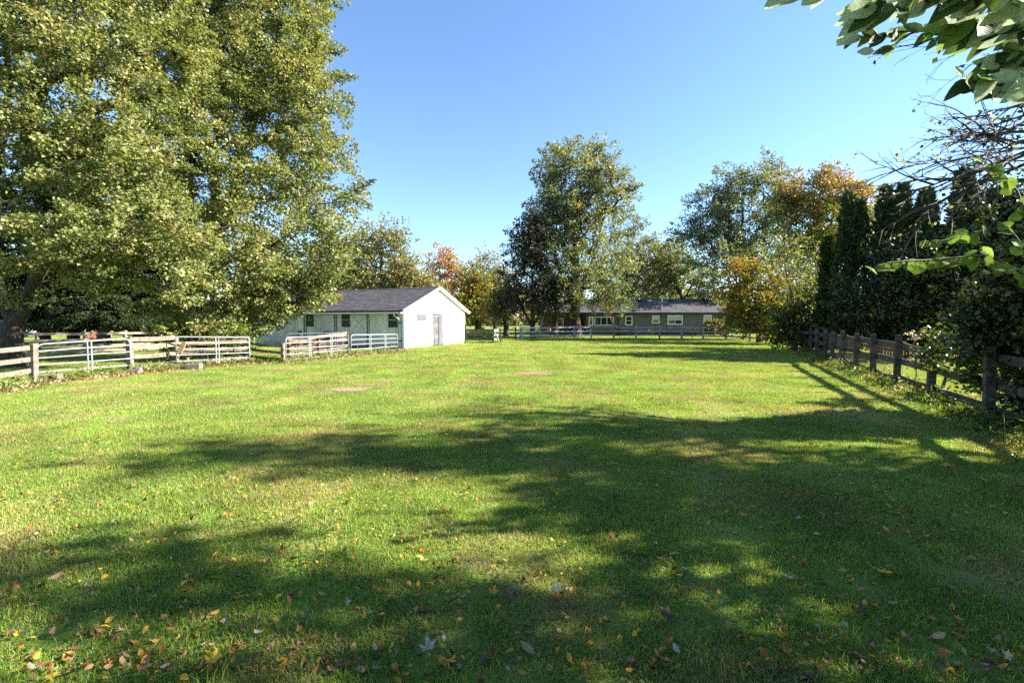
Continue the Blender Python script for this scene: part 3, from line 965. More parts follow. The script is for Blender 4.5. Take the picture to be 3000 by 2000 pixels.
make_tree("ornamental_pear_tree", "low golden yellow tree at the right end of the house", stem3(2225, 33, 6.2, seed=7, forks=6, fork_z=.14, spread=.3),
          [LB(2190, 800, 33, 55, 45), LB(2150, 870, 33, 45, 40), LB(2230, 870, 32, 95, 65), LB(2290, 910, 31, 70, 50), LB(2180, 920, 32, 60, 42), LB(2270, 830, 32, 45, 50), LB(2200, 955, 31.5, 85, 26), LB(2290, 965, 30.5, 60, 26), LB(2150, 940, 32.5, 30, 30)],
          0.16, 340, 60, 0.145, G_YELLOW, 307, spread=0.7, twig=0.012, colfn=gold_top, bark='bark_dark')
make_tree("vase_shrub", "tall sparse shrub of upright bare stems left of the dark columnar evergreens", 
          [[gx(2368, 27), gx(2368, 27) + Vector((-.1, 0, 1.0))]] + [[gx(2368, 27) + Vector((-.05, 0, .5)), gx(2368, 27) + Vector((-.3 - .22 * k, .2 * (k % 3 - 1), 2.6)), gx(2368, 27) + Vector((-.7 - .42 * k, .3 * (k % 3 - 1), 5.0 + .35 * (k % 3)))] for k in range(-1, 7)],
          [LB(2320, 780, 27, 75, 90), LB(2360, 850, 27, 60, 80), LB(2285, 720, 27, 40, 40)],
          0.14, 230, 9, 0.13, G_TAN + G_BRIGHT, 308, cat="shrub", bark='twig', spread=0.55, twig=0.007, seg=.5)
make_tree("boundary_shrub", "dark leafy shrub where the two fences meet", stem3(2330, 25, 4.5, seed=8, forks=6, fork_z=.08, spread=.3),
          [LB(2330, 930, 25, 70, 70), LB(2370, 980, 24, 55, 60), LB(2300, 985, 25, 40, 45), LB(2395, 890, 25, 55, 70), LB(2400, 990, 23.5, 40, 50)],
          0.10, 200, 70, 0.12, G_DARK + G_YELLOW[1:2], 309, cat="shrub", spread=0.6, twig=0.01, bark='bark_dark')

# far row of trees
far_specs = [
    (1120, 52, 15, [LB(1120, 700, 52, 75, 70), LB(1060, 760, 52, 70, 75), LB(1170, 780, 52, 65, 60), LB(1100, 830, 52, 110, 45)], G_TAN + G_OLIVE[:2], "olive tan tree standing right behind the barn roof", 8, 250),
    (1000, 56, 15, [LB(990, 760, 56, 90, 80), LB(1020, 830, 56, 100, 55)], G_TAN, "tan tree behind the middle of the barn roof", 9, 200),
    (1200, 50, 9, [LB(1190, 820, 50, 60, 50), LB(1235, 840, 50, 50, 40)], G_TAN, "brownish thin tree just left of the barn gable's peak", 10, 120),
    (1290, 62, 13, [LB(1300, 770, 62, 55, 45), LB(1270, 830, 62, 60, 50), LB(1330, 830, 62, 45, 60)], G_ORANGE, "orange tree with bare limbs behind the barn gable", 11, 150),
    (1398, 57, 9.5, [LB(1385, 830, 57, 40, 55), LB(1395, 900, 57, 58, 50), LB(1410, 860, 57, 45, 50)], G_YELLOW, "small yellow and orange maple just right of the barn gable", 12, 190),
    (1450, 76, 13, [LB(1430, 790, 76, 55, 55), LB(1470, 840, 76, 50, 70), LB(1445, 900, 76, 50, 40)], G_TAN, "tan tree between the yellow maple and the dark plum tree", 13, 170),
    (1483, 46, 7, [LB(1480, 880, 46, 42, 40), LB(1465, 915, 46, 36, 22)], G_TAN, "forked tree at the gap beside the small wooden gate", 14, 80),
    (760, 60, 15, [LB(760, 760, 60, 110, 110), LB(880, 800, 60, 90, 80)], G_OLIVE, "olive tree far behind the drooping maple and the barn", 15, 200),
    (-60, 70, 17, [LB(-60, 720, 70, 180, 180)], G_OLIVE, "far olive tree beyond the left edge behind the spruces", 16, 160),
    (620, 68, 15, [LB(600, 780, 68, 150, 120)], G_OLIVE, "far olive tree seen between the two large maples", 17, 180),
    (1960, 84, 17, [LB(1990, 800, 84, 110, 100), LB(1900, 830, 84, 90, 80), LB(1935, 760, 84, 60, 60)], G_GREEN + G_OLIVE[:1], "far green tree low behind the house chimney", 18, 300),
    (2330, 70, 15, [LB(2340, 800, 70, 120, 100)], G_BRIGHT, "far bright green tree behind the sparse upright shrub", 19, 160),
    (2620, 60, 14, [LB(2600, 700, 60, 150, 140), LB(2760, 760, 60, 150, 120)], G_OLIVE, "far green tree behind the row of dark evergreens", 20, 220),
]
for (px, d, h, lb, pal, lab, sd, nc) in far_specs:
    make_tree("distant_tree", lab, stem3(px, d, h, seed=sd, forks=5, fork_z=.16, spread=.26), lb, 0.26, int(nc * 1.25), 40, 0.19 + 0.001 * d, pal, 400 + sd, group="trees behind the barn and the house",
              spread=1.3, twig=0.02, bark='bark_dark', colfn=orange_bits if sd in (8,) else None)


# --- columnar evergreens
def arborvitae(px, d, top_py, rpx, label, seed, twin=None):
    rg = np.random.default_rng(seed)
    base = gx(px, d)
    root = empty("arborvitae", base)
    H = at(px, top_py, d).z
    R = rpx * d / KPX
    MB().tube([(0, 0, 0), (0, 0, H * .5), (0, 0, H * .93)], [.16, .10, .02], 7, cap=False).build("trunk", M['bark_dark'], root, smooth=True)
    n = int(5200 + 1500 * R)
    z = rg.uniform(0.02, 1.0, n)
    prof = np.clip(1 - z, 0, 1) ** 0.42 * (0.72 + .28 * np.clip(z * 5, 0, 1))
    a = rg.uniform(0, 6.283, n)
    ph = rg.uniform(0, 6.28, 6)
    lump = 1 + .16 * np.sin(a * 3 + ph[0] + z * 9) + .12 * np.sin(a * 5 + ph[1] - z * 14) + .08 * np.sin(z * 40 + ph[2])
    r = R * prof * lump * rg.uniform(0.45, 1.05, n) ** .5
    p = np.stack([r * np.cos(a), r * np.sin(a), z * H], 1)
    if twin:
        tw = rg.uniform(0, 1, n) < .4
        p[tw, 0] += twin[0]; p[tw, 2] *= twin[1]
    o = np.stack([np.cos(a) * .4, np.sin(a) * .4, np.full(n, 1.6)], 1)
    v, f = leaves(p, 0.27, rg, 0.0, -0.3, o, aspect=0.22, fold=0.06)
    c = pal_colors([((0.030, 0.054, 0.019), 5), ((0.048, 0.080, 0.026), 3), ((0.08, 0.088, 0.03), 1)], n, rg) * rg.uniform(.7, 1.3, (n, 1))
    link("crown", np_mesh("crown", v, f, np.repeat(c, 4, 0)), M['needle'], root)
    tag(root, label, "evergreen", "row of columnar evergreens")


arborvitae(2420, 23.5, 700, 24, "shortest narrow evergreen at the left end of the evergreen row", 501)
arborvitae(2472, 22.5, 572, 34, "twin topped dark columnar evergreen left of the row's wide gap", 502, (0.62, .96))
arborvitae(2580, 22, 552, 34, "slim dark columnar evergreen right of the row's wide gap", 503)
arborvitae(2632, 21.5, 548, 32, "slim dark columnar evergreen, third tall one from the left", 504)
arborvitae(2700, 21, 560, 48, "broad vine grown columnar evergreen in the middle of the row", 505)
arborvitae(2805, 20.5, 500, 50, "tallest and darkest columnar evergreen near the bare branches", 506)
arborvitae(2905, 20, 560, 48, "columnar evergreen at the right end of the row behind the hedge", 507)

# --- hedge and vines over the right fence
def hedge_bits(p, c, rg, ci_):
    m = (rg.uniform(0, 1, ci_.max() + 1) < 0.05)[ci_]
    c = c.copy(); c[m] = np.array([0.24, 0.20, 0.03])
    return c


hb = Vector((10.4, 8.0, 0))
make_tree("hedge_shrub", "overgrown dark green hedge shrub leaning over the near end of the right fence",
          [[hb, hb + Vector((0, 0, .6)), hb + Vector((-.2, 0, 2.4)), hb + Vector((-.3, 0, 4.0))], [hb + Vector((0, 0, .4)), hb + Vector((-1.2, -.8, 2.2)), hb + Vector((-2.2, -1.6, 2.8))],
           [hb + Vector((0, 0, .4)), hb + Vector((.8, -1.4, 2.4)), hb + Vector((.6, -2.4, 3.4))], [hb + Vector((0, 0, .5)), hb + Vector((-.6, 1.4, 2.4))]],
          [LB(3010, 880, 7.3, 110, 120, 60), LB(2890, 960, 7.7, 80, 60, 40), LB(3140, 840, 7.0, 170, 200, 90),
           LB(2970, 1000, 7.9, 70, 50, None, .6), LB(3100, 1120, 6.9, 90, 110), LB(2950, 975, 8.0, 60, 40, 30, .9)],
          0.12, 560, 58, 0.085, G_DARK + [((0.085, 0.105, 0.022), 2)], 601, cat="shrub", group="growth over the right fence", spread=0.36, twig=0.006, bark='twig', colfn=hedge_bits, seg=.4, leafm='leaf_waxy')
hb2 = Vector((11.6, 12.4, 0))
make_tree("hedge_shrub", "lower leafy shrub behind the right fence, below the columnar evergreens",
          stem3(2680, 20, 3.4, seed=21, forks=6, fork_z=.1, spread=.35),
          [LB(2680, 890, 19.5, 110, 80), LB(2600, 900, 20, 90, 70), LB(2760, 930, 19, 90, 60), LB(2540, 930, 20.5, 70, 60), LB(2650, 790, 19.6, 90, 90), LB(2740, 780, 19, 90, 100), LB(2500, 900, 21, 60, 80)],
          0.10, 420, 48, 0.12, G_DARK + [((0.11, 0.12, 0.022), 1)], 602, cat="shrub", group="growth over the right fence", spread=0.62, twig=0.006, bark='twig', colfn=hedge_bits, seg=.45, leafm='leaf_waxy')
make_tree("thicket", "tall dark vine thicket at the right edge in front of the last evergreens",
          stem3(2930, 19.2, 6, seed=33, forks=7, fork_z=.1, spread=.4),
          [LB(2930, 700, 19, 120, 110, 60), LB(2840, 790, 19, 110, 100, 60), LB(2980, 600, 19.4, 110, 70, 60), LB(3000, 830, 18.6, 130, 120, 60), LB(2880, 880, 18.4, 110, 70, 60), LB(3120, 700, 19, 150, 180, 80), LB(2790, 900, 18.8, 90, 60, 50)],
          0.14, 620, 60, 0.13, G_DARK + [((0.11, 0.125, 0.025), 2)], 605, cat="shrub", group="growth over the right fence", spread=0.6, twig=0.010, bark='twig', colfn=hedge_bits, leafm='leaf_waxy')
make_tree("trailing_vine", "loose bright leaved vine trailing over the second near fence post",
          [[gx(2760, 9.5), gx(2760, 9.5) + Vector((0, -.2, .7)), gx(2760, 9.5) + Vector((.1, -.3, 1.3))]],
          [LB(2770, 1000, 9.0, 55, 35), LB(2850, 1060, 8.2, 70, 60), LB(2880, 1150, 7.8, 50, 60, None, .7), LB(2720, 1040, 9.4, 30, 40)],
          0.03, 90, 24, 0.075, [((0.10, 0.15, 0.02), 3), ((0.06, 0.10, 0.02), 3), ((0.2, 0.18, 0.03), 1)], 603, cat="vine", group="growth over the right fence", spread=0.22, twig=0.004, bark='twig', seg=.25, leafm='leaf_waxy')

# --- tree standing outside the frame on the right: it throws the dappled shade over the foreground
sb = Vector((14.8, 4.6, 0))
make_tree("shade_tree", "tall tree right of the view whose dappled shade covers the foreground lawn",
          [[sb, sb + Vector((0, 0, 2.2)), sb + Vector((.2, .1, 5)), sb + Vector((.1, -.2, 9)), sb + Vector((0, 0, 11.5))],
           [sb + Vector((0, 0, 2)), sb + Vector((-1.6, -1, 4.6)), sb + Vector((-2.4, -2.2, 7.5))], [sb + Vector((0, 0, 2)), sb + Vector((.6, 2, 5)), sb + Vector((.4, 2.6, 8))],
           [sb + Vector((0, 0, 2.2)), sb + Vector((-.5, -3, 4.6)), sb + Vector((-.4, -4.5, 6.5))]],
          [(Vector((14.6, 6.0, 9.4)), Vector((3.4, .9, 1.1)), 1.0), (Vector((12.3, 6.9, 6.2)), Vector((1.6, .9, .9)), 1.1), (Vector((12.6, 4.6, 5.6)), Vector((2.5, 1.5, 1.3)), 1.0), (Vector((12.8, 3.1, 8.2)), Vector((2.4, .5, .8)), 1.0),
           (Vector((12.0, 1.9, 7.0)), Vector((2.2, .7, .8)), .7), (Vector((13.0, 2.1, 3.6)), Vector((2.6, 1.4, 1.2)), 1.8), (Vector((9.6, 2.7, 3.4)), Vector((1.7, 1.6, 1.1)), 2.4), (Vector((11.8, 3.7, 4.0)), Vector((2.0, 1.2, 1.2)), 2.2),
           (Vector((10.4, 1.7, 5.2)), Vector((1.8, 1.2, 1.0)), 1.2), (Vector((14.5, 4.6, 6.6)), Vector((2.4, 1.2, 1.2)), 1.0)],
          0.22, 640, 50, 0.15, G_GREEN, 700, spread=0.62, twig=0.010)

for i, (bx_, by_, lab) in enumerate(((5.5, -4.5, "unseen tree added behind the camera on the right to block sky light"), (11.5, -3.0, "unseen tree added farther right behind the camera to block sky light"), (0.5, -7.0, "unseen tree added directly behind the camera to block sky light"))):  # unseen trees added to block sky light and deepen the foreground shade
    q = Vector((bx_, by_, 0))
    make_tree("added_canopy_tree", lab, [[q, q + Vector((0, 0, 2.5)), q + Vector((.2, .1, 6.5))], [q + Vector((0, 0, 2.4)), q + Vector((1.2, .6, 5))], [q + Vector((0, 0, 2.4)), q + Vector((-1.0, .9, 5))]],
              [(q + Vector((0, .6, 6.4)), Vector((4.2, 4.2, 2.0))), (q + Vector((.8, 2.4, 5.2)), Vector((3.2, 2.6, 1.0)))], .2, 190, 60, .26, G_GREEN, 720 + i, group="unseen trees added to cut the sky light", spread=.95, twig=.014)

# ------------------------------------------------------------------ barn
def local_frame(o):
    return o.matrix_world


barn = empty("barn", BARN_O, math.atan2(BX.y, BX.x))
tag(barn, "long white horse barn with dark shingle roof and bright gable end", "barn")
WH, APEX = 2.22, 3.66


def bt(px):
    u = (px - 1500) / KPX
    return -((BARN_O.x - u * BARN_O.y) / (-BX.x + 0 - u * (-BX.y) * -1)) if False else None


def wall_x(px):
    """position along the long wall (local x, 0 at the near corner) seen in photo column px"""
    u = (px - 1500) / KPX
    # BARN_O + x*BX : X = u*Y
    return (u * BARN_O.y - BARN_O.x) / (BX.x - u * BX.y)


def gable_y(px):
    u = (px - 1500) / KPX
    return (u * BARN_O.y - BARN_O.x) / (BY.x - u * BY.y)


def wall_z(px, py, d):
    return at(px, py, d).z


# core and foundation
MB().box(-BARN_L + .05, .08, 0, -.22, BARN_W - .05, WH - .02).build("inner_wall", M['dark'], barn)
# ribbed panels along the long wall
wins = [(1141, 1162), (1005, 1022), (902, 916)]
doors = [(1033, 1076, 1081), (946.5, 981, 986.5), (872, 892.5, 897)]
pw = 0.62
nP = int(BARN_L / pw)
pw = BARN_L / nP
for i in range(nP):
    x0 = -BARN_L + i * pw
    prof = []
    rib = pw / 3
    for k in range(3):
        a = x0 + k * rib
        prof += [(a, 0.0), (a + rib * .42, 0.0), (a + rib * .55, -.028), (a + rib * .87, -.028)]
    prof.append((x0 + pw - .004, 0.0))
    mb = MB()
    for (xa, ya), (xb, yb) in zip(prof[:-1], prof[1:]):
        mb.poly([(xa, ya + .04, .06), (xb, yb + .04, .06), (xb, yb + .04, WH + .02), (xa, ya + .04, WH + .02)])
    mb.build("wall_panel", M['barn_paint'], barn)
MB().box(-BARN_L, .02, 0, 0, .07, .075).build("sill_board", M['wood_dark'], barn)
# corner post of the near corner
MB().box(-.16, -.012, 0, -.02, .03, WH + .02).build("corner_board", M['white_trim'], barn)
# gable wall as one pentagon slab with an opening for the door
ya, yb = gable_y(1267), gable_y(1298)
ydl, ydr, ZD = ya, yb, 2.02
mb = MB()
def wz(y): return WH + (APEX - .06 - WH) * (1 - abs(y - BARN_W / 2) / (BARN_W / 2))
mb.poly([(0, 0, 0), (0, ydl, 0), (0, ydl, wz(ydl)), (0, 0, WH)])
mb.poly([(0, ydr, 0), (0, BARN_W, 0), (0, BARN_W, WH), (0, BARN_W / 2, APEX - .06), (0, ydr, wz(ydr))] if ydr < BARN_W / 2 else
        [(0, ydr, 0), (0, BARN_W, 0), (0, BARN_W, WH), (0, ydr, wz(ydr))])
top = [(0, ydl, ZD), (0, ydr, ZD), (0, ydr, wz(ydr))]
if ydl < BARN_W / 2 < ydr: top.append((0, BARN_W / 2, APEX - .06))
top.append((0, ydl, wz(ydl)))
mb.poly(top)
mb.poly([(0, ydl, 0), (-.16, ydl, 0), (-.16, ydl, ZD), (0, ydl, ZD)])
mb.poly([(-.16, ydr, 0), (0, ydr, 0), (0, ydr, ZD), (-.16, ydr, ZD)])
mb.poly([(0, ydl, ZD), (-.16, ydl, ZD), (-.16, ydr, ZD), (0, ydr, ZD)])
mb.poly([(0, BARN_W, 0), (-BARN_L, BARN_W, 0), (-BARN_L, BARN_W, WH), (0, BARN_W, WH)])
mb.poly([(-BARN_L, BARN_W, 0), (-BARN_L, 0.04, 0), (-BARN_L, 0.04, WH), (-BARN_L, BARN_W / 2, APEX - .06), (-BARN_L, BARN_W, WH)])
mb.build("gable_wall", M['barn_white'], barn)
# gable door: grey boards, wide jamb on the right
gd = MB().box(-.13, ydl + .02, .03, -.09, ydl + (ydr - ydl) * .66, ZD - .14).build("door", M['grey_door'], barn)
for k in range(5):
    z0 = .06 + k * .36
    MB().box(-.09, ydl + .03, z0, -.078, ydl + (ydr - ydl) * .65, z0 + .335).build("door_board", M['grey_door'], gd)
MB().box(-.15, ydl + (ydr - ydl) * .67, .02, -.05, ydr - .005, ZD - .02).build("door_jamb", M['grey_door'], barn)
MB().box(-.14, ydl + .005, ZD - .13, -.06, ydl + (ydr - ydl) * .66, ZD - .09).build("door_header", M['white_trim'], barn)
# gable window
y0, y1 = gable_y(1219), gable_y(1250)
z1, z0 = wall_z(1235, 920, 27.4), wall_z(1235, 940, 27.4)
gw = MB().box(-.02, y0 - .06, z0 - .06, .018, y1 + .06, z1 + .05).build("window", M['white_trim'], barn)
MB().box(.02, y0, z0, .026, y1, z1).build("pane", M['glass_grey'], gw)
MB().box(.0, y0 - .1, z0 - .10, .05, y1 + .1, z0 - .062).build("sill", M['white_trim'], gw)
# conduit by the door
MB().tube([(.03, gable_y(1255), 1.55 + .55), (.03, gable_y(1255), 1.98), (.03, ydl - .04, 1.93), (.03, ydl - .04, .1)], .018, 6).build("conduit", M['white_trim'], barn)
# long wall windows
for (pa, pb) in wins:
    xa, xb = wall_x(pa), wall_x(pb)
    w = MB()
    z0, z1 = 1.30, 2.02
    w.box(xa - .05, -.035, z0 - .06, xa, .05, z1 + .05).box(xb, -.035, z0 - .06, xb + .05, .05, z1 + .05).box(xa, -.035, z1, xb, .05, z1 + .05)
    fr = w.build("window", M['wood_dark'], barn)
    MB().box(xa, -.012, z0, xb, .06, (z0 + z1) / 2 - .015).build("pane", M['screen'], fr)
    MB().box(xa, -.004, (z0 + z1) / 2 + .015, xb, .06, z1).build("pane", M['screen'], fr)
    MB().box(xa, -.03, (z0 + z1) / 2 - .015, xb, .03, (z0 + z1) / 2 + .015).build("meeting_rail", M['barn_paint'], fr)
    MB().box(xa - .07, -.06, z0 - .06, xb + .07, .03, z0).build("sill", M['wood_dark'], fr)
    for q in range(3):
        zz = (z0 + z1) / 2 + .06 + q * .09
        MB().box(xa, -.02, zz, xb, -.008, zz + .018).build("slat", M['wood_dark'], fr)
# sliding doors with X braces
for di, (pa, pb, pc) in enumerate(doors):
    xa, xb, xc = wall_x(pa), wall_x(pb), wall_x(pc)
    z0, z1 = .08, 1.97
    d = MB().box(xa, -.075, z0, xb, -.035, z1).build("door", M['barn_paint'], barn, bevel=.004)
    if di: tag(d, "weathered plank stall door with peeling lower panel")
    else: tag(d, "mint stall door with X bracing")
    def trim(a, b, w=.09):
        MB().beam(a, b, .026, w, up=(0, 0, 1) if abs(a[2] - b[2]) < .01 else ((1, 0, 0) if abs(a[0] - b[0]) < .01 else (0, 0, 1))).build("brace", M['barn_paint'], d)
    yy = -.089
    for zz in (z0 + .06, (z0 + z1) / 2, z1 - .06): trim((xa, yy, zz), (xb, yy, zz), .10)
    trim((xa + .05, yy - .002, z0 + .12), (xa + .05, yy - .002, z1 - .12)); trim((xb - .05, yy - .002, z0 + .12), (xb - .05, yy - .002, z1 - .12))
    if di == 0:
        for (s0, s1) in ((z0 + .1, (z0 + z1) / 2 - .05), ((z0 + z1) / 2 + .05, z1 - .1)):
            for (p, q) in (((xa + .1, s0), (xb - .1, s1)), ((xb - .1, s0), (xa + .1, s1))):
                MB().beam((p[0], yy + .004 * (p[0] < q[0]), p[1]), (q[0], yy + .004 * (p[0] < q[0]), q[1]), .02, .06, up=(0, 1, 0)).build("brace", M['wood_dark'] if False else M['white_trim'], d)
    else:
        MB().box(xa + .1, -.095, z0 + .12, xb - .1, -.078, (z0 + z1) / 2 - .06).build("lower_panel", M['grey_door'], d)
        mbc = MB()
        xm = (xa + xb) / 2
        mbc.tube([(xm + .22 * math.cos(t) , -.10, 1.66 + .17 * math.sin(t)) for t in np.linspace(math.pi * 1.1, math.pi * 1.95, 8)], .012, 5)
        mbc.build("rope_loop", M['white_trim'], d)
    MB().box(xb + .01, .02, .06, xc, .035, z1).build("door_gap", M['dark'], barn)
    MB().box(xa - (xb - xa) * .7, -.10, z1 + .02, xb + .05, -.04, z1 + .09).build("door_track", M['wood_tan'], barn)
# roof
OH, OG = 0.36, 0.20
rise = (APEX - WH) / (BARN_W / 2)
def roof_slab(mbz, xs, ys, zs, thick=.05):
    (x0, x1) = xs
    (ya_, za), (yb_, zb) = ys
    p = [(x0, ya_, za), (x1, ya_, za), (x1, yb_, zb), (x0, yb_, zb)]
    q = [(a, b, c - thick) for a, b, c in p]
    n = len(mbz.v)
    mbz.v += p + q
    mbz.f += [[n, n + 1, n + 2, n + 3], [n + 7, n + 6, n + 5, n + 4], [n, n + 4, n + 5, n + 1], [n + 1, n + 5, n + 6, n + 2], [n + 2, n + 6, n + 7, n + 3], [n + 3, n + 7, n + 4, n]]


def add_uv(o, fn):
    me = o.data
    uv = me.uv_layers.new(name="UVMap")
    for lp in me.loops:
        uv.data[lp.index].uv = fn(me.vertices[lp.vertex_index].co)


def gable_roof(parent, x0, x1, yf, yb, zeave_f, ridge_y, ridge_z, mat, sag=0.0, ncol=14, wob=0.0, seed=1, nrow=16):
    """two shingled slopes, each built of lapped courses"""
    rgx = np.random.default_rng(seed)
    ph = rgx.uniform(0, 6, 3)
    def dz(x):
        t = (x - x0) / (x1 - x0)
        return -sag * math.sin(math.pi * t) + wob * math.sin(x * 1.3 + ph[0]) * .6 + wob * math.sin(x * 3.1 + ph[1]) * .4
    for (ye, sgn) in ((yf, 1), (yb, -1)):
        mb = MB()
        for r in range(nrow):
            ta, tb = r / nrow, (r + 1) / nrow
            ya_, yb_ = ye + (ridge_y - ye) * ta, ye + (ridge_y - ye) * tb
            za, zb = zeave_f + (ridge_z - zeave_f) * ta, zeave_f + (ridge_z - zeave_f) * tb
            lift = .014
            for k in range(ncol):
                xa, xb = x0 + (x1 - x0) * k / ncol, x0 + (x1 - x0) * (k + 1) / ncol
                da, db = dz(xa), dz(xb)
                quad = [(xa, ya_, za + lift + da), (xb, ya_, za + lift + db), (xb, yb_, zb + db), (xa, yb_, zb + da)]
                mb.poly(quad, flip=(sgn < 0))
                mb.poly([(xa, ya_, za - .012 + da), (xb, ya_, za - .012 + db), (xb, ya_, za + lift + db), (xa, ya_, za + lift + da)], flip=(sgn < 0))
        o = mb.build("roof_slope", mat, parent)
        sl = math.hypot(ridge_y - ye, ridge_z - zeave_f)
        add_uv(o, lambda co, ye=ye, sl=sl: (co.x, abs(co.y - ye) / abs(ridge_y - ye) * sl))
        # deck below
        dk = MB()
        for k in range(ncol):
            xa, xb = x0 + (x1 - x0) * k / ncol, x0 + (x1 - x0) * (k + 1) / ncol
            roof_slab(dk, (xa, xb), ((ye, zeave_f - .03 + dz(xa)), (ridge_y, ridge_z - .03 + dz(xa))), None, .03)
        dk.build("roof_deck", M['drip'], parent)
    rc = MB()
    for k in range(ncol * 2):
        xa, xb = x0 + (x1 - x0) * k / (ncol * 2), x0 + (x1 - x0) * (k + 1) / (ncol * 2)
        for s in (1, -1):
            rc.poly([(xa, ridge_y - s * .13, ridge_z + .028 - .13 * (ridge_z - zeave_f) / abs(ridge_y - yf) + dz(xa)), (xb, ridge_y - s * .13, ridge_z + .028 - .13 * (ridge_z - zeave_f) / abs(ridge_y - yf) + dz(xb)),
                     (xb, ridge_y, ridge_z + .035 + dz(xb)), (xa, ridge_y, ridge_z + .035 + dz(xa))], flip=(s < 0))
    o = rc.build("ridge_cap", mat, parent)
    add_uv(o, lambda co: (co.x, co.y))
    return dz


ZE = WH - OH * rise + .13
bdz = gable_roof(barn, -BARN_L - OG, OG, -OH, BARN_W + OH, ZE, BARN_W / 2, APEX + .10, M['shingle_barn'], sag=.05, wob=.012, seed=2)
MB().box(-BARN_L - OG, -OH - .02, ZE - .09, OG - .03, -OH - .004, ZE + .012).build("drip_edge", M['drip'], barn)
gut = MB()
gut.box(-BARN_L - .1, -OH - .13, ZE - .19, OG - .04, -OH - .022, ZE - .10)
gut.build("gutter", M['white_trim'], barn)
MB().box(-BARN_L - .05, -OH + .02, ZE - .12, OG - .1, .0, ZE - .09).build("soffit", M['barn_paint'], barn)
# rake boards of the gable
for s in (0, 1):
    a = (OG + .012, -OH if s == 0 else BARN_W + OH, ZE - .03)
    b_ = (OG + .012, BARN_W / 2, APEX + .07)
    MB().beam(a, b_, .026, .10, up=(0, 0, 1)).build("rake_board", M['white_trim'], barn)
    a2 = (OG * .5, a[1], a[2] - .09); b2_ = (OG * .5, b_[1], b_[2] - .09)
    MB().beam(a2, b2_, OG, .02, up=(0, 0, 1)).build("rake_soffit", M['white_trim'], barn)
    yy = -OH if s == 0 else BARN_W
    MB().box(.004, yy + .01, WH - .10, OG - .005, yy + OH - .01, WH + .01).build("eave_return", M['raw_wood'], barn)
dsp = MB()
dsp.tube([(-.38, -OH - .07, ZE - .19), (-.38, -OH - .05, ZE - .30), (-.26, -.06, ZE - .55), (-.26, -.06, .12)], .038, 6)
dn = dsp.build("downspout", M['white_trim'], barn)
MB().box(-.31, -.11, 1.45, -.21, -.012, 1.53).build("strap", M['drip'], dn)
MB().box(-.31, -.11, .42, -.21, -.012, .50).build("strap", M['drip'], dn)

# ------------------------------------------------------------------ house
HX0, HX1, HXM = at(1597, 935, HOUSE_Y).x, at(2117, 935, HOUSE_Y).x, at(1717, 935, HOUSE_Y).x
house = empty("house", (HX0, HOUSE_Y, 0))
tag(house, "low single storey brown house with dark shingle roof behind the white fence", "house")
def hx(px): return at(px, 935, HOUSE_Y).x - HX0
HL, HD, HW_ = HX1 - HX0, 8.6, 2.42
def lap_wall(x0, x1, y, z0, z1, mat, course=.17):
    mb = MB()
    z = z0
    while z < z1 - .01:
        t = min(z + course, z1)
        mb.poly([(x0, y - .022, z), (x1, y - .022, z), (x1, y - .002, t), (x0, y - .002, t)])
        mb.poly([(x0, y - .002, z), (x1, y - .002, z), (x1, y - .022, z), (x0, y - .022, z)], flip=True)
        z = t
    return mb
lap_wall(hx(1813), HL, 0, .25, HW_, None).build("wall", M['siding'], house)
lap_wall(hx(1717), hx(1811), 0, .25, HW_, None).build("wall", M['siding_brown'], house)
lap_wall(0, hx(1717), 2.2, .25, HW_, None).build("wall", M['siding_brown'], house)
MB().box(.02, 2.21, 0, HL - .02, HD, HW_).build("wall", M['siding'], house)
MB().box(hx(1717), .003, 0, HL - .003, 2.2, HW_ - .003).build("wall", M['siding'], house)
MB().box(hx(1717) - .01, -.02, 0, HL, .02, .25).build("foundation", M['bark_dark'], house)
ZEH, RZ = HW_ + .06, 4.12
gable_roof(house, -.4, HL + .45, -.45, HD + .45, ZEH - .05, HD / 2, RZ, M['shingle_house'], sag=.03, ncol=12, wob=.008, seed=6, nrow=20)
MB().box(-.4, -.47, ZEH - .20, HL + .45, -.452, ZEH - .03).build("fascia", M['drip'], house)
MB().box(-.4, -.45, ZEH - .16, HL + .45, .0, ZEH - .13).build("soffit", M['siding'], house)
for x_ in (-.02, HL + .02):
    m_ = MB(); m_.poly([(x_, 0, HW_), (x_, HD, HW_), (x_, HD / 2, RZ - .1)]); m_.build("gable_wall", M['siding'], house)


def window(x0, x1, z0, z1, y, panes=1, sash=True, blind=False):
    w = MB()
    t = .09
    w.box(x0 - t, y - .06, z0 - t, x0, y + .02, z1 + t).box(x1, y - .06, z0 - t, x1 + t, y + .02, z1 + t)
    w.box(x0, y - .06, z1, x1, y + .02, z1 + t).box(x0, y - .06, z0 - t, x1, y + .02, z0)
    fr = w.build("window", M['white_trim'], house)
    step = (x1 - x0) / panes
    for k in range(panes):
        a, b = x0 + k * step, x0 + (k + 1) * step
        if k: MB().box(a - .03, y - .058, z0, a + .03, y, z1).build("mullion", M['white_trim'], fr)
        zm = (z0 + z1) / 2
        if sash:
            MB().box(a + .03, y - .030, z0, b - .03, y - .024, zm - .02).build("pane", M['glass'], fr)
            MB().box(a + .03, y - .034, zm + .02, b - .03, y - .028, z1).build("pane", M['blind' if blind else 'glass'], fr)
            MB().box(a + .03, y - .05, zm - .02, b - .03, y - .01, zm + .02).build("meeting_rail", M['white_trim'], fr)
        else:
            MB().box(a + .03, y - .030, z0, b - .03, y - .024, z1).build("pane", M['glass'], fr)
    return fr


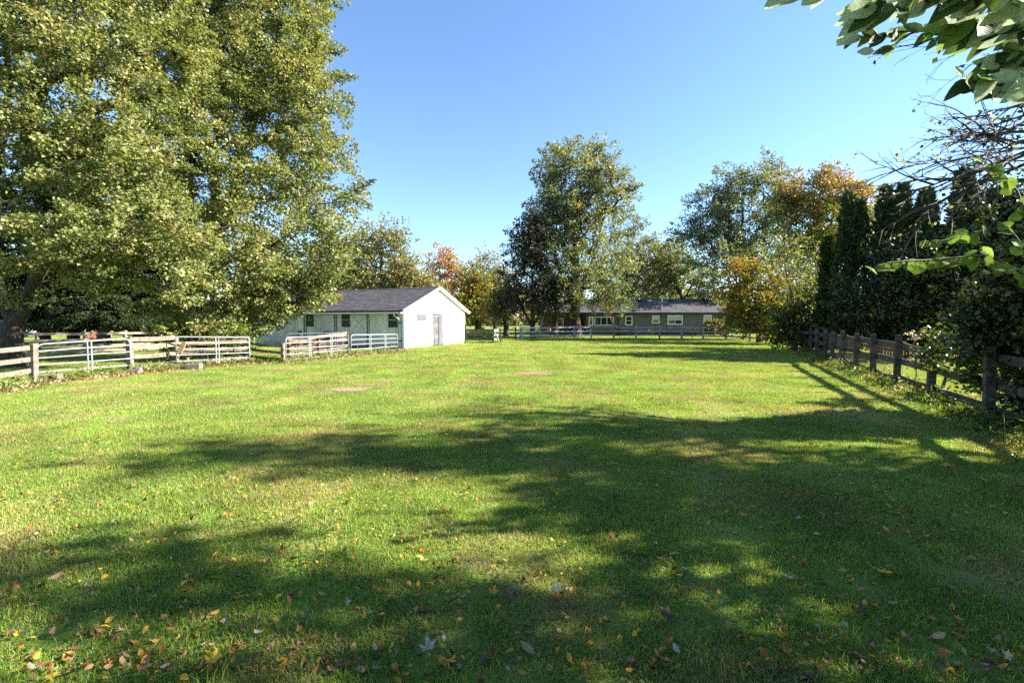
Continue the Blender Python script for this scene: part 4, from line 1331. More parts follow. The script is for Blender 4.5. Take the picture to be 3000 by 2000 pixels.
def zz(py): return at(1900, py, HOUSE_Y).z
window(hx(1834), hx(1850), zz(950), zz(928), -.02)
window(hx(1912), hx(1929.5), zz(944.5), zz(926), -.02, blind=True)
window(hx(1957.5), hx(1997), zz(948.5), zz(925.5), -.02, panes=2, blind=True)
window(hx(2063), hx(2082), zz(946), zz(924.5), -.02, blind=True)
window(hx(1727), hx(1735), zz(951), zz(930), -.02, sash=False)
window(hx(1743), hx(1795), zz(951), zz(930), -.02, panes=3, sash=False)
window(hx(1638), hx(1655), zz(955), zz(934), 2.18)
dr = MB().box(hx(1697), 2.14, .1, hx(1714), 2.19, 2.2).build("door", M['drip'], house)
MB().box(hx(1699), 2.08, 1.05, hx(1699) + .12, 2.13, 1.12).build("handle", M['pipe_metal'], dr)
MB().tube([(hx(1812), -.07, .15), (hx(1812), -.07, HW_ - .08)], .05, 6).build("downspout", M['drip'], house)
MB().tube([(HL - .06, -.07, .15), (HL - .06, -.07, HW_ - .08)], .045, 6).build("downspout", M['white_trim'], house)
def roof_z(y): return ZEH - .05 + (RZ - ZEH + .05) * (y + .45) / (HD / 2 + .45)
def roof_at(px, py):
    # y on the front slope seen at photo row py
    best = min(np.linspace(-.4, HD / 2, 60), key=lambda yy: abs(at(px, py, HOUSE_Y + yy).z - roof_z(yy)))
    return at(px, py, HOUSE_Y + best).x - HX0, best
x_, y_ = roof_at(1939, 890)
ch = MB().tube([(x_, y_, roof_z(y_) - .05), (x_, y_, roof_z(y_) + .85)], .085, 10).build("flue_pipe", M['pipe_metal'], house, smooth=True)
MB().tube([(x_, y_, roof_z(y_) + .85), (x_, y_, roof_z(y_) + .90), (x_, y_, roof_z(y_) + 1.02)], [.15, .15, .11], 10).build("cap", M['pipe_metal'], ch)
for (px, py) in ((1875, 882), (1903, 882), (1966, 881), (2040, 880), (1800, 884)):
    x_, y_ = roof_at(px, py)
    b_ = MB()
    b_.box(x_ - .22, y_ - .18, roof_z(y_) - .05, x_ + .22, y_ + .18, roof_z(y_) + .15)
    b_.build("roof_vent", M['pipe_metal'] if px == 1903 else M['drip'], house, bevel=.04)
x_, y_ = roof_at(1939, 905)
MB().tube([(x_, y_, roof_z(y_) - .05), (x_, y_, roof_z(y_) + .5)], .05, 8).build("plumbing_vent", M['white_trim'], house)


# ------------------------------------------------------------------ fences and gates
def plank(parent, p, q, h, t, mat, sag=0.0, bow=0.0, name="rail", round_=False, seg=5):
    """a sawn rail from p to q (centres), bent a little"""
    p, q = Vector(p), Vector(q)
    d = q - p
    hz = Vector((d.x, d.y, 0)); hz = hz.normalized() if hz.length > 1e-5 else Vector((1, 0, 0))
    s = Vector((-hz.y, hz.x, 0))
    mb = MB()
    for i in range(seg + 1):
        k = i / seg
        c = p + d * k + Vector((0, 0, -sag * math.sin(math.pi * k))) + s * (bow * math.sin(math.pi * k))
        hh = h / 2 * (1 + random.uniform(-.05, .05))
        for a, b in ((-1, -1), (1, -1), (1, 1), (-1, 1)):
            mb.v.append(tuple(c + s * (a * t / 2) + Vector((0, 0, b * hh)) - p))
    for i in range(seg):
        for k in range(4):
            a, b = i * 4 + k, i * 4 + (k + 1) % 4
            mb.f.append([a, b, b + 4, a + 4])
    mb.f.append([3, 2, 1, 0]); n = seg * 4
    mb.f.append([n, n + 1, n + 2, n + 3])
    o = mb.build(name, mat, parent)
    o.location = p - parent.location
    return o


def post(parent, base, h, w, mat, lean=(0, 0), name="post", rot=0.0, rnd=False):
    mb = MB()
    n = 8 if rnd else 4
    for (z, s) in ((-.02, 1.0), (h * .5, .98), (h - .02, .96), (h, .82)):
        for k in range(n):
            a = rot + 2 * math.pi * (k + .5) / n
            r = w / 2 * (1.0 if rnd else 1.414) * s
            mb.v.append((r * math.cos(a) + lean[0] * z / h, r * math.sin(a) + lean[1] * z / h, z))
    for i in range(3):
        for k in range(n):
            a, b = i * n + k, i * n + (k + 1) % n
            mb.f.append([a, b, b + n, a + n])
    mb.f.append([3 * n + k for k in range(n)])
    o = mb.build(name, mat, parent)
    o.location = Vector(base) - parent.location
    return o


def rails_between(fn, a, b, zs, h, t, mat, off=0.0, sag=.02, over=.05, bow=.0):
    d = (b - a); d.z = 0
    u = d.normalized(); s = Vector((-u.y, u.x, 0))
    for z in zs:
        j0, j1 = random.uniform(-.02, .02), random.uniform(-.02, .02)
        plank(fn, a - u * over + s * off + Vector((0, 0, z + j0)), b + u * over + s * off + Vector((0, 0, z + j1)), h * random.uniform(.92, 1.08), t, mat, random.uniform(-.3, 1) * sag, random.uniform(-1, 1) * bow)


# right fence
RU = (RF1 - RF0).normalized()
def rf_at(px):
    u = (px - 1500) / KPX
    k = (u * RF0.y - RF0.x) / (RU.x - u * RU.y)
    return RF0 + RU * k
rpx = [2910, 2735, 2632, 2562, 2511, 2472, 2441, 2419, 2394]
rp = [rf_at(x) for x in rpx]
rp = [rp[0] - RU * 2.75, rp[0] - RU * 5.4] [::-1] + rp
rp += [g(2375, 1036) + Vector((.3, .5, 0)), g(2330, 1030) + Vector((.2, .4, 0))]
rfence = empty("board_fence", rp[2])
tag(rfence, "weathered dark grey three board fence running away along the right side", "fence")
RS = Vector((RU.y, -RU.x, 0))
for i, p in enumerate(rp):
    post(rfence, p, 1.27 + random.uniform(-.04, .05), .125, M['wood_dark'], (random.uniform(-.03, .03), random.uniform(-.03, .03)), rot=math.atan2(RU.y, RU.x))
for a, b in zip(rp[:-1], rp[1:]):
    rails_between(rfence, a + RS * .085, b + RS * .085, (1.05, .64, .20), .15, .032, M['wood_dark'], sag=.06, over=.0, bow=.03)
# rusty wire netting stapled behind the boards
mb = MB()
for a, b in zip(rp[4:9], rp[5:10]):
    a_, b_ = a + RS * .115, b + RS * .115
    n = int((b_ - a_).length / .10)
    for k in range(n + 1):
        q = a_.lerp(b_, k / max(n, 1)); mb.tube([q + Vector((0, 0, .1)) - rfence.location, q + Vector((0, 0, 1.08)) - rfence.location], .0028, 3, cap=False)
    for z in np.arange(.12, 1.1, .1):
        mb.tube([a_ + Vector((0, 0, z)) - rfence.location, b_ + Vector((0, 0, z)) - rfence.location], .0028, 3, cap=False)
w_ = mb.build("wire_netting", M['rusty'], rfence); w_["kind"] = "stuff"
# low red brown board wall beyond it
a, b = g(2565, 1052), g(2790, 1062)
rb = empty("board_wall", a)
tag(rb, "low red brown board wall in the neighbouring yard behind the right fence", "wall")
n = 26
for k in range(n):
    p = a.lerp(b, k / n)
    MB().box(0, 0, 0, (b - a).length / n - .015, .025, .62 + random.uniform(-.03, .03)).build("board", M['redboard'], rb).location = (p - a)
for o in rb.children: o.rotation_euler = (0, 0, math.atan2((b - a).y, (b - a).x))
MB().beam((0, .05, .5), (*(b - a).xy, .5), .04, .07).build("rail", M['redboard'], rb)

# far painted fence
fpx = [(1528, 37.6), (1582, 38), (1634, 39), (1683, 39.8), (1732, 40.5), (1798, 40), (1864, 39.6), (1933, 39.5), (1998, 39), (2061, 38.5), (2129, 37), (2198, 34.6), (2272, 33.4)]
fp = [gx(*t) for t in fpx]
ff = empty("painted_fence", fp[0])
tag(ff, "old white painted three rail fence across the far end of the lawn", "fence")
for i, p in enumerate(fp):
    post(ff, p, 1.13 + random.uniform(-.03, .03), .13 if i else .17, M['fence_white'], rot=.02)
    if i:
        q = fp[i - 1]
        rails_between(ff, q + Vector((0, -.082, 0)), p + Vector((0, -.082, 0)), (1.0, .66, .32), .125, .03, M['fence_white'], sag=.02, over=-.002, bow=.01)
rails_between(ff, gx(1513, 37.4), fp[0] + Vector((-.05, 0, 0)), (.97, .66, .32), .12, .03, M['fence_white'], over=0)
post(ff, gx(1511, 37.4), 1.05, .14, M['wood_dark'])

# fence and small gate right of the barn
ba, bb_, bc = g(1363, 1005), g(1445, 1005), g(1466, 1004)
bf = empty("short_fence", ba)
tag(bf, "short grey three rail fence joining the barn gable corner", "fence")
post(bf, ba, 1.36, .10, M['wood_dark']); post(bf, bb_, 1.02, .12, M['wood_tan'])
rails_between(bf, ba + Vector((0, -.075, 0)), bb_ + Vector((0, -.075, 0)), (.93, .60, .28), .15, .03, M['wood_dark'], sag=.03, over=0)
sg = empty("small_gate", bb_)
tag(sg, "small wooden gate with diagonal brace at the end of the short grey fence", "gate")
post(sg, bc, 1.05, .12, M['wood_tan'])
rails_between(sg, bb_ + Vector((.07, .03, 0)), bc + Vector((-.07, .03, 0)), (.93, .58, .28), .14, .028, M['fence_white'], sag=0, over=0)
MB().beam((.06, -.02, .90), (bc.x - bb_.x - .06, bc.y - bb_.y - .05, .12), .03, .09).build("brace", M['wood_tan'], sg)

# left fence line: front fence, tube gates, posts
def tube_gate(name, label, p, q, zt0, zt1, zb0, zb1, bars, ups, arch=(True, True), r=.021, rusty=(), mat='galv'):
    """round cornered tube gate between ground points p and q; z of top and bottom given at either end"""
    root = empty(name, p)
    d = q - p
    def P(k, f):      # k along, f 0 bottom .. 1 top
        zb, zt = zb0 + (zb1 - zb0) * k, zt0 + (zt1 - zt0) * k
        return Vector((d.x * k, d.y * k, zb + (zt - zb) * f))
    L_ = d.length; H = zt0 - zb0
    ca, cf = .13 / L_, .13 / H
    out = []
    for (k0, sg_, ar) in ((0, 1, arch[0]), (1, -1, arch[1])):
        pass
    left = [P(0, -.06), P(0, 1 - cf), P(ca * .3, 1 - cf * .3), P(ca, 1)] if arch[0] else [P(0, -.06), P(0, 1)]
    right = [P(1 - ca, 1), P(1 - ca * .3, 1 - cf * .3), P(1, 1 - cf), P(1, -.06)] if arch[1] else [P(1, 1), P(1, -.06)]
    MB().tube(left + right, r * 1.15, 8).build("frame", M[mat], root, smooth=True)
    for i in range(bars - 1):
        f = i / (bars - 1)
        MB().tube([P(0, f), P(.5, f) + Vector((0, 0, random.uniform(-.012, .006))), P(1, f)], r, 7, cap=False).build("bar", M['rusty' if i in rusty else mat], root, smooth=True)
    hz = Vector((d.x, d.y, 0)).normalized(); nrm = Vector((hz.y, -hz.x, 0))
    for k in ups:
        for s in (-.045, .045):
            MB().beam(P(k, 0) + hz * s + nrm * (r + .006), P(k, 1) + hz * s + nrm * (r + .006), .03, .012, up=nrm).build("upright", M[mat], root)
    tag(root, label, "gate", "galvanised tube gates along the left fence")
    return root


def zat(px, py, P): return at(px, py, P.y).z
GA0, GA1 = g(111, 1113), g(384, 1092)
gateA = tube_gate("tube_gate", "six bar galvanised gate nearest the camera, beside the forked maple", GA0, GA1, zat(111, 1009, GA0), zat(384, 991, GA1), .03, .03, 6, (.535,))
GB0, GB1 = g(518, 1079), g(731, 1065)
gateB = tube_gate("tube_gate", "square cornered tube gate with a slanting yellow board under the drooping maple", GB0, GB1, zat(518, 986, GB0), zat(731, 988, GB1), .03, .03, 6, (.54,), (False, False), rusty=(5,))
a_, b_ = at(526, 1036, GB0.y - .06) - gateB.location, at(540, 1003, GB0.y + .08) - gateB.location
MB().beam(a_, b_, .03, .15, up=(1, 0, 0)).build("slanting_board", M['wood_new'], gateB)
GC0, GC1 = g(838, 1062), g(1021, 1042)
gateC = tube_gate("tube_gate", "five bar tube gate with rust stains in front of sagging boards", GC0, GC1, zat(834, 989, GC0), zat(1019, 983, GC1), .09, .07, 5, (.34, .69), rusty=(3,))
GD0, GD1 = g(1029, 1041), g(1165, 1029)
gateD = tube_gate("tube_gate", "clean tube gate before the mint stall door, ending at the barn corner", GD0, GD1, zat(1029, 981, GD0), zat(1165, 979, GD1), .05, .06, 5, (.38, .71))
GE0, GE1 = gx(838, 22.6), gx(1003, 23.6)
gateE = tube_gate("tube_gate", "tube gate inside the paddock, partly seen behind the sagging boards", GE0, GE1, .98, 1.0, .12, .12, 5, (.25, .88))

lf = empty("rail_fence", g(100, 1123))
tag(lf, "weathered tan rail fence at the left edge in front of the forked maple", "fence")
l0, lm = g(100, 1123), g(-230, 1183)
post(lf, l0, 1.06, .13, M['wood_tan'], (.03, 0)); post(lf, lm, 1.1, .13, M['wood_tan'])
for z in (.96, .66, .36, .08):
    plank(lf, lm + Vector((0, -.08, z)), l0 + Vector((0, -.08, z - .01)), .115, .035, M['wood_tan'], .02)
post(lf, l0 + Vector((-.22, .2, 0)), .98, .11, M['wood_dark'])

lf2 = empty("rail_fence", g(386, 1091))
tag(lf2, "sunlit tan board fence between the two near tube gates", "fence")
l1, l2, l3 = g(388, 1091), g(525, 1077), g(735, 1063)
sh = Vector((-.18, .14, 0))
post(lf2, l1 + sh, 1.13, .14, M['wood_tan']); post(lf2, l2 + sh, 1.05, .12, M['wood_tan']); post(lf2, l3 + sh, 1.0, .12, M['wood_tan'])
for z in (1.06, .82, .50, .17):
    plank(lf2, l1 + sh + Vector((.06, -.05, z)), l2 + sh + Vector((0, -.05, z)), .145, .035, M['wood_tan'], .02)
for z in (.84, .55, .18):
    plank(lf2, l2 + sh + Vector((0, -.05, z)), l3 + sh + Vector((0, -.05, z + .02)), .135, .035, M['wood_tan' if z < .8 else 'wood_red'], .02)
post(lf2, g(553, 1073) + sh * .6, .88, .09, M['wood_new'], name="stake")

lf3 = empty("rail_fence", g(735, 1063))
tag(lf3, "tan three rail fence in the gap between the middle tube gates", "fence")
l4 = g(826, 1064)
post(lf3, l4 + Vector((0, .1, 0)), .78, .12, M['wood_tan'])
p0_ = gx(700, 19.5)
for z0_, z1_ in ((.74, .66), (.48, .40), (.20, .13)):
    plank(lf3, p0_ + Vector((0, 0, z0_)), l4 + Vector((.06, .02, z1_)), .12, .035, M['wood_tan'], .02)

lf4 = empty("sagging_fence", g(840, 1060))
tag(lf4, "sagging faded red boards on short posts behind the rusty tube gate", "fence")
l5, l6, l7 = g(842, 1058) + Vector((-.1, .35, 0)), g(930, 1052) + Vector((-.1, .35, 0)), g(1017, 1043) + Vector((-.05, .2, 0))
post(lf4, l6, .84, .13, M['wood_red']); post(lf4, l7, 1.16, .12, M['wood_dark']); post(lf4, l5, .80, .11, M['wood_tan'])
for z0_, z1_, sg_ in ((.98, 1.06, .10), (.72, .78, .09), (.42, .46, .04)):
    plank(lf4, l5 + Vector((0, -.05, z0_ - .1)), l6 + Vector((0, -.05, z0_ - .06)), .10, .035, M['wood_red'], sg_)
    plank(lf4, l6 + Vector((0, -.08, z0_ - .05)), l7 + Vector((0, -.05, z1_)), .15, .035, M['wood_red' if z0_ < .9 else 'wood_tan'], .01)
plank(lf4, l5 + Vector((0, -.05, .12)), l6 + Vector((.3, -.05, .10)), .10, .035, M['wood_tan'], .0)

bkp = [gx(-60, 20.8), gx(107, 21.3), gx(247, 22.0), gx(365, 22.9), gx(469, 23.9), gx(560, 24.8), gx(650, 25.6), gx(740, 26.3)]
bk = empty("back_fence", bkp[1])
tag(bk, "sunlit tan four rail fence across the back of the paddock", "fence")
for i, p in enumerate(bkp):
    post(bk, p, 1.10 + random.uniform(-.03, .04), .13, M['wood_sunlit'], (random.uniform(-.02, .02), 0))
    if i:
        rails_between(bk, bkp[i - 1] + Vector((0, -.085, 0)), p + Vector((0, -.085, 0)), (1.0, .71, .44, .18), .115, .035, M['wood_sunlit'], sag=.02, over=.0)

# concrete blocks at the foot of the gates
def cblock(px, py, rz, label, hollow=True):
    p = g(px, py)
    root = empty("concrete_block", p, rz)
    mb = MB()
    if hollow:   # lying on its side, cores to the front
        mb.box(-.26, -.12, 0, .26, .12, .03).box(-.26, -.12, .17, .26, .12, .20)
        for x0_, x1_ in ((-.26, -.225), (-.018, .018), (.225, .26)): mb.box(x0_, -.12, .03, x1_, .12, .17)
    else:
        mb.box(-.22, -.15, 0, .22, .15, .2)
    mb.build("block", M['concrete'], root, bevel=.012)
    tag(root, label, "block", "concrete blocks by the gates")
cblock(142, 1119, .35, "hollow concrete block at the foot of the nearest tube gate")
cblock(569, 1082, .2, "solid concrete block under the gate with the slanting board", False)
st = empty("field_stone", g(401, 1095))
bmx = bmesh.new(); bmesh.ops.create_icosphere(bmx, subdivisions=2, radius=.2)
for v in bmx.verts: v.co = Vector((v.co.x * 1.0, v.co.y * .8, v.co.z * .75 + .06)) * (1 + .18 * math.sin(v.co.x * 17 + v.co.y * 11))
me = bpy.data.meshes.new("stone"); bmx.to_mesh(me); bmx.free()
link("stone", me, M['concrete'], st); tag(st, "rough pale stone lying just right of the nearest tube gate", "stone")

# ------------------------------------------------------------------ things beyond the fences
# white car behind the forked maple
cp = gx(45, 43)
car = empty("parked_car", cp, .12)
tag(car, "white parked car half hidden behind the forked maple and the paddock rails", "car")
prof = [(-2.1, .35), (-2.12, .75), (-1.9, .92), (-1.1, 1.0), (-.55, 1.42), (.75, 1.45), (1.35, 1.02), (2.0, .95), (2.12, .7), (2.1, .35)]
mb = MB()
W = .85
mb.poly([(x, -W, z) for x, z in prof], flip=False); mb.poly([(x, W, z) for x, z in prof], flip=True)
for (xa, za), (xb, zb) in zip(prof, prof[1:] + prof[:1]): mb.poly([(xa, -W, za), (xa, W, za), (xb, W, zb), (xb, -W, zb)])
body = mb.build("body", M['car_white'], car, bevel=.05)
for pts_ in ([(-.95, 1.02), (-.5, 1.36), (.08, 1.38), (.08, 1.02)], [(.14, 1.02), (.14, 1.38), (.70, 1.38), (1.15, 1.04)]):
    m_ = MB(); m_.poly([(x, -W - .006, z) for x, z in pts_]); m_.poly([(x, W + .006, z) for x, z in pts_], flip=True); m_.build("side_window", M['glass'], car)
for x_ in (-1.3, 1.3):
    for y_ in (-W - .01, W - .19):
        wh = MB().tube([(x_, y_, .32), (x_, y_ + .2, .32)], .32, 16).build("wheel", M['tyre'], car)
        MB().tube([(x_, y_ - .006, .32), (x_, y_ + .206, .32)], .18, 12).build("rim", M['pipe_metal'], wh)
for y_ in (-.6, .6): MB().box(2.08, y_ - .16, .72, 2.135, y_ + .16, .84).build("headlight", M['glass_grey'], car)

# wooden play set
PD = 40.0
pp = gx(272, PD)
ps = empty("play_set", pp)
tag(ps, "wooden play set with small tower, orange panel and red slide behind the paddock", "play set")
def psx(px): return (px - 272) * PD / KPX
for (x0_, x1_, y0_, y1_) in ((psx(250), psx(266), -.9, 0), (psx(283), psx(268), -.9, 0), (psx(322), psx(310), -.9, 0), (psx(333), psx(343), -.9, 0)):
    MB().beam((x0_, -.5, 0), (x1_, .1, 1.75), .09, .09).build("leg", M['wood_new'], ps)
MB().beam((psx(266), .1, 1.75), (psx(343), .1, 1.75), .1, .14).build("beam", M['wood_new'], ps)
tw = MB().box(psx(273), .2, .75, psx(290), 1.1, 1.35).build("tower", M['wood_tan'], ps)
MB().box(psx(275), .17, .95, psx(280), .198, 1.3).build("opening", M['dark'], tw)
MB().box(psx(282), .17, .95, psx(287), .198, 1.3).build("opening", M['dark'], tw)
m_ = MB(); xa, xb = psx(271), psx(292)
m_.poly([(xa, .1, 1.35), (xb, .1, 1.35), (xb, .65, 1.62), (xa, .65, 1.62)]); m_.poly([(xa, 1.2, 1.35), (xb, 1.2, 1.35), (xb, .65, 1.62), (xa, .65, 1.62)], flip=True)
m_.build("roof", M['wood_tan'], ps)
for x_ in (psx(273.5), psx(289.5)):
    for y_ in (.25, 1.05): MB().box(x_ - .05, y_ - .05, 0, x_ + .05, y_ + .05, .75).build("leg", M['wood_tan'], ps)
MB().box(psx(257), .0, .30, psx(272), .06, .62).build("side_panel", M['plastic_orange'], ps)
m_ = MB(); m_.poly([(psx(275), -.6, .12), (psx(289), -.6, .12), (psx(289), .2, .78), (psx(275), .2, .78)])
m_.box(psx(275) - .03, -.62, .1, psx(275), .2, .2).box(psx(289), -.62, .1, psx(289) + .03, .2, .2)
m_.build("slide", M['plastic_red'], ps)
for px in (318, 326):
    MB().tube([(psx(px) - .15, .1, 1.7), (psx(px) - .15, .1, .5)], .012, 4).build("chain", M['pipe_metal'], ps)
    MB().box(psx(px) - .17, -.05, .46, psx(px) + .17, .2, .49).build("swing_seat", M['plastic_red'], ps)

# red bench by the house porch
rbn = empty("garden_bench", gx(1612, 46.5))
tag(rbn, "red garden bench on the porch side, behind the left part of the white fence", "bench")
for k in range(4): MB().box(-.95, -.25 + k * .12, .42, .95, -.15 + k * .12, .45).build("seat_slat", M['red_paint'], rbn)
for k in range(3): MB().box(-.95, .24, .55 + k * .14, .95, .27, .65 + k * .14).build("back_slat", M['red_paint'], rbn)
for x_ in (-.85, .85):
    MB().box(x_ - .04, -.25, 0, x_ + .04, -.17, .62).build("leg", M['red_paint'], rbn)
    MB().box(x_ - .04, .18, 0, x_ + .04, .235, 1.0).build("leg", M['red_paint'], rbn)
    MB().box(x_ - .05, -.28, .62, x_ + .05, .18, .66).build("armrest", M['red_paint'], rbn)
MB().box(-.35, -.05, .46, .05, .16, .80).build("cushion", pmat("pink_cushion", [(0.3, (.6, .25, .28)), (.7, (.68, .32, .34))], 5, .9), rbn, bevel=.05)

# dead limbs leaning at the far fence
dl = empty("dead_limb", gx(1815, 39.2))
tag(dl, "bare curved dead limb caught on the white fence in front of the house", "branch")
def rel(px, py, d): return at(px, py, d) - dl.location
dmain = MB().tube([rel(1766, 913, 39.4), rel(1776, 924, 39.3), rel(1789, 931, 39.2), rel(1795, 944, 39.2), rel(1801, 956, 39.3), rel(1814, 957, 39.3)], [.03, .055, .07, .08, .085, .06], 7).build("limb", M['deadwood'], dl, smooth=True)
MB().tube([rel(1812, 957, 39.3), rel(1819, 950, 39.3), rel(1824, 936, 39.3)], [.07, .05, .02], 6).build("limb", M['deadwood'], dl, smooth=True)
dl2 = empty("dead_branch", gx(1527, 38))
tag(dl2, "pale straight dead branch slanting down to the first white fence post", "branch")
MB().tube([at(1501, 925, 38.5) - dl2.location, at(1519, 939, 38.3) - dl2.location, at(1530, 953, 38) - dl2.location], [.05, .055, .065], 6).build("limb", M['deadwood'], dl2, smooth=True)

# shrubs by the house and along fences
make_tree("dry_shrub", "tan twiggy round bush at the right corner of the house", [[gx(2092, 46), gx(2092, 46) + Vector((0, 0, .3)), gx(2092, 46) + Vector((0, 0, 1.2))]],
          [LB(2085, 962, 46, 26, 20), LB(2110, 968, 46, 16, 18), LB(2070, 970, 46, 16, 14)], .06, 120, 42, 0.16, [((0.24, 0.19, 0.085), 4), ((0.17, 0.15, 0.06), 3), ((0.12, 0.12, 0.045), 2)], 801, cat="bush", spread=.35, twig=.008, seg=.3)
for i, (px, d, lab) in enumerate(((2030, 39, "small green weed clump at the foot of the white fence, right part"), (1815, 39.3, "small weed tuft at the foot of the white fence under the dead limb"), (1905, 45, "small pale shrub against the house wall between the windows"))):
    make_tree("weed_clump", lab, [[gx(px, d), gx(px, d) + Vector((0, 0, .15)), gx(px, d) + Vector((0, 0, .35))]], [(gx(px, d) + Vector((0, 0, .28)), Vector((.35, .3, .25)))], .02, 26, 14, .12, G_BRIGHT, 810 + i, cat="weed", group="weeds by the white fence", spread=.16, twig=.005, seg=.2)
make_tree("fence_ivy", "tangle of ivy and yellow green saplings over the rails under the drooping maple", [[gx(640, 18.9), gx(640, 18.9) + Vector((0, 0, .5)), gx(640, 18.9) + Vector((.1, 0, 1.3))]],
          [LB(540, 975, 18.6, 60, 40), LB(640, 990, 18.8, 80, 45), LB(600, 1040, 18.4, 80, 25), LB(700, 985, 18.6, 40, 32), LB(480, 1000, 18.2, 45, 40), LB(700, 1050, 18.6, 50, 20)],
          .06, 230, 34, .10, G_BRIGHT + [((0.22, 0.23, 0.025), 2), ((0.16, 0.10, 0.03), 1)], 820, cat="vine", spread=.34, twig=.006, seg=.3)
make_tree("iris_bed", "strappy green leaves growing behind the short grey fence", [[gx(1405, 33.5), gx(1405, 33.5) + Vector((0, 0, .2)), gx(1405, 33.5) + Vector((0, 0, .5))]],
          [(gx(1385, 33.5) + Vector((0, 0, .35)), Vector((.6, .3, .3))), (gx(1425, 33.5) + Vector((0, 0, .35)), Vector((.6, .3, .3)))], .02, 60, 18, .34, G_BRIGHT, 830, cat="plant", spread=.2, twig=.005, seg=.2, droop=-1.6, aspect=.08)
make_tree("pale_weed", "tall weed with pale seed heads beside the right fence", [[gx(2690, 10.6), gx(2690, 10.6) + Vector((0, 0, .6)), gx(2690, 10.6) + Vector((-.05, 0, 1.25))]],
          [(gx(2690, 10.6) + Vector((-.05, 0, 1.28)), Vector((.16, .12, .13))), (gx(2690, 10.6) + Vector((.1, 0, .8)), Vector((.25, .2, .3)), .6)], .012, 26, 14, .045, [((.50, .46, .38), 3), ((.30, .28, .2), 2)], 840, cat="weed", spread=.10, twig=.003, seg=.2)

# low weeds and leaf litter along the left fence and the right fence: nobody could count them
def scatter_np(name, label, segs, n, spread, zmax, size, pal, seed, mat, up=.8, droop=0.0, aspect=.4, cat="weeds"):
    rg = np.random.default_rng(seed)
    P = []
    for (a, b, w) in segs:
        k = int(n * w)
        t = rg.uniform(0, 1, (k, 1))
        q = np.array(a)[None] * (1 - t) + np.array(b)[None] * t
        cl = np.sin(t * 37 + seed) * .5 + .5
        q[:, :2] += rg.normal(0, spread, (k, 2))
        q[:, 2] = np.abs(rg.normal(0, .5, k)) * zmax * (.3 + .7 * cl[:, 0]) + .012
        P.append(q)
    p = np.concatenate(P)
    v, f = leaves(p, size, rg, up, droop, None, aspect)
    v[:, 2] = np.maximum(v[:, 2], .007)
    c = pal_colors(pal, len(p), rg) * rg.uniform(.7, 1.3, (len(p), 1))
    o = link(name, np_mesh(name, v, f, np.repeat(c, 4, 0)), M[mat])
    tag(o, label, cat, kind="stuff")


lsegs = [(tuple(a), tuple(b), 1 / 7) for a, b in zip(LF[:-1], LF[1:])]
scatter_np("weeds", "low leafy weeds under the left gates", lsegs, 5500, .22, .32, .075, G_BRIGHT + [((0.2, 0.19, 0.05), 2)], 900, 'leaf')
scatter_np("leaf_litter", "brown leaf litter along the left fence line", lsegs, 13000, .34, .03, .085, [((0.30, 0.17, 0.085), 4), ((0.40, 0.27, 0.15), 3), ((0.18, 0.10, 0.055), 3), ((0.5, 0.4, 0.26), 1)], 901, 'litter', up=2.5, cat="leaves")
rsegs = [(tuple(RF0 - RU * 5), tuple(RF0), .45), (tuple(RF0), tuple(RF1), .55)]
scatter_np("weeds", "dark leafy weeds along the foot of the right fence", rsegs, 9000, .26, .34, .07, G_DARK + G_BRIGHT, 902, 'leaf')
scatter_np("weeds", "overgrown bank of weeds below the hedge at the right edge", [((6.2, 3.6, 0), (9.6, 8.0, 0), 1.0), ((7.5, 4.2, 0), (11.5, 9.6, 0), 1.0)], 5000, .45, .26, .06, G_DARK + G_BRIGHT[:1], 903, 'leaf')

# ------------------------------------------------------------------ bare twig tree at the right edge
bt_base = Vector((13.6, 5.0, 0))
bt_root = empty("bare_tree", bt_base)
tag(bt_root, "nearly bare tree whose dark twigs reach in from the right edge", "tree")
rgt = np.random.default_rng(77)
tb = MB(); tw_ = MB()
tb.tube([(0, 0, 0), (0, 0, 1.2), (-.2, 0, 2.6), (-.4, -.1, 3.8)], [.17, .13, .115, .10], 9, cap=False)
leafpts, leafdir = [], []
def twig(p, d, ln, r, depth):
    pts_ = [Vector(p)]
    d = Vector(d).normalized()
    n = max(3, int(ln / .14))
    for i in range(n):
        d = (d + Vector(rgt.normal(0, .085, 3)) + Vector((0, 0, -.012 * (depth + .3)))).normalized()
        pts_.append(pts_[-1] + d * (ln / n))
        if depth < 3 and i > 0 and rgt.uniform() < (1.0, .85, .55)[depth]:
            s = (d + Vector(rgt.normal(0, .33, 3))).normalized()
            twig(pts_[-1], s, ln * rgt.uniform(.26, .50), max(r * .5, .0034), depth + 1)
    rr = [max(r * (1 - .78 * i / n), .0032) for i in range(len(pts_))]
    tw_.tube(pts_, rr, 5 if r > .012 else 3, cap=False)
    if depth >= 1 and rgt.uniform() < .18:
        for _ in range(int(rgt.integers(1, 4))):
            leafpts.append(np.array(pts_[-1]) + rgt.normal(0, .04, 3)); leafdir.append(np.array(d))
def R3(px, py, d): return at(px, py, d) - bt_base
starts = [((3080, 300, 8.2), (2830, 360, 8.0), .03), ((3060, 350, 8.4), (2720, 440, 8), .035), ((3040, 400, 8.4), (2660, 520, 7.8), .04), ((3050, 380, 7.9), (2760, 430, 7.6), .03), ((3050, 430, 8.2), (2640, 560, 8), .045),
          ((3060, 460, 8.3), (2700, 590, 8), .04), ((3040, 440, 7.8), (2740, 520, 7.5), .03), ((3070, 500, 8.0), (2780, 610, 7.7), .035), ((3050, 330, 8.6), (2780, 400, 8.6), .03), ((3080, 540, 8.1), (2850, 650, 7.9), .03),
          ((3040, 90, 7.4), (2760, 140, 7.0), .016), ((3030, 130, 7.2), (2780, 190, 7.0), .014), ((3060, 420, 8.8), (2620, 500, 8.8), .03)]
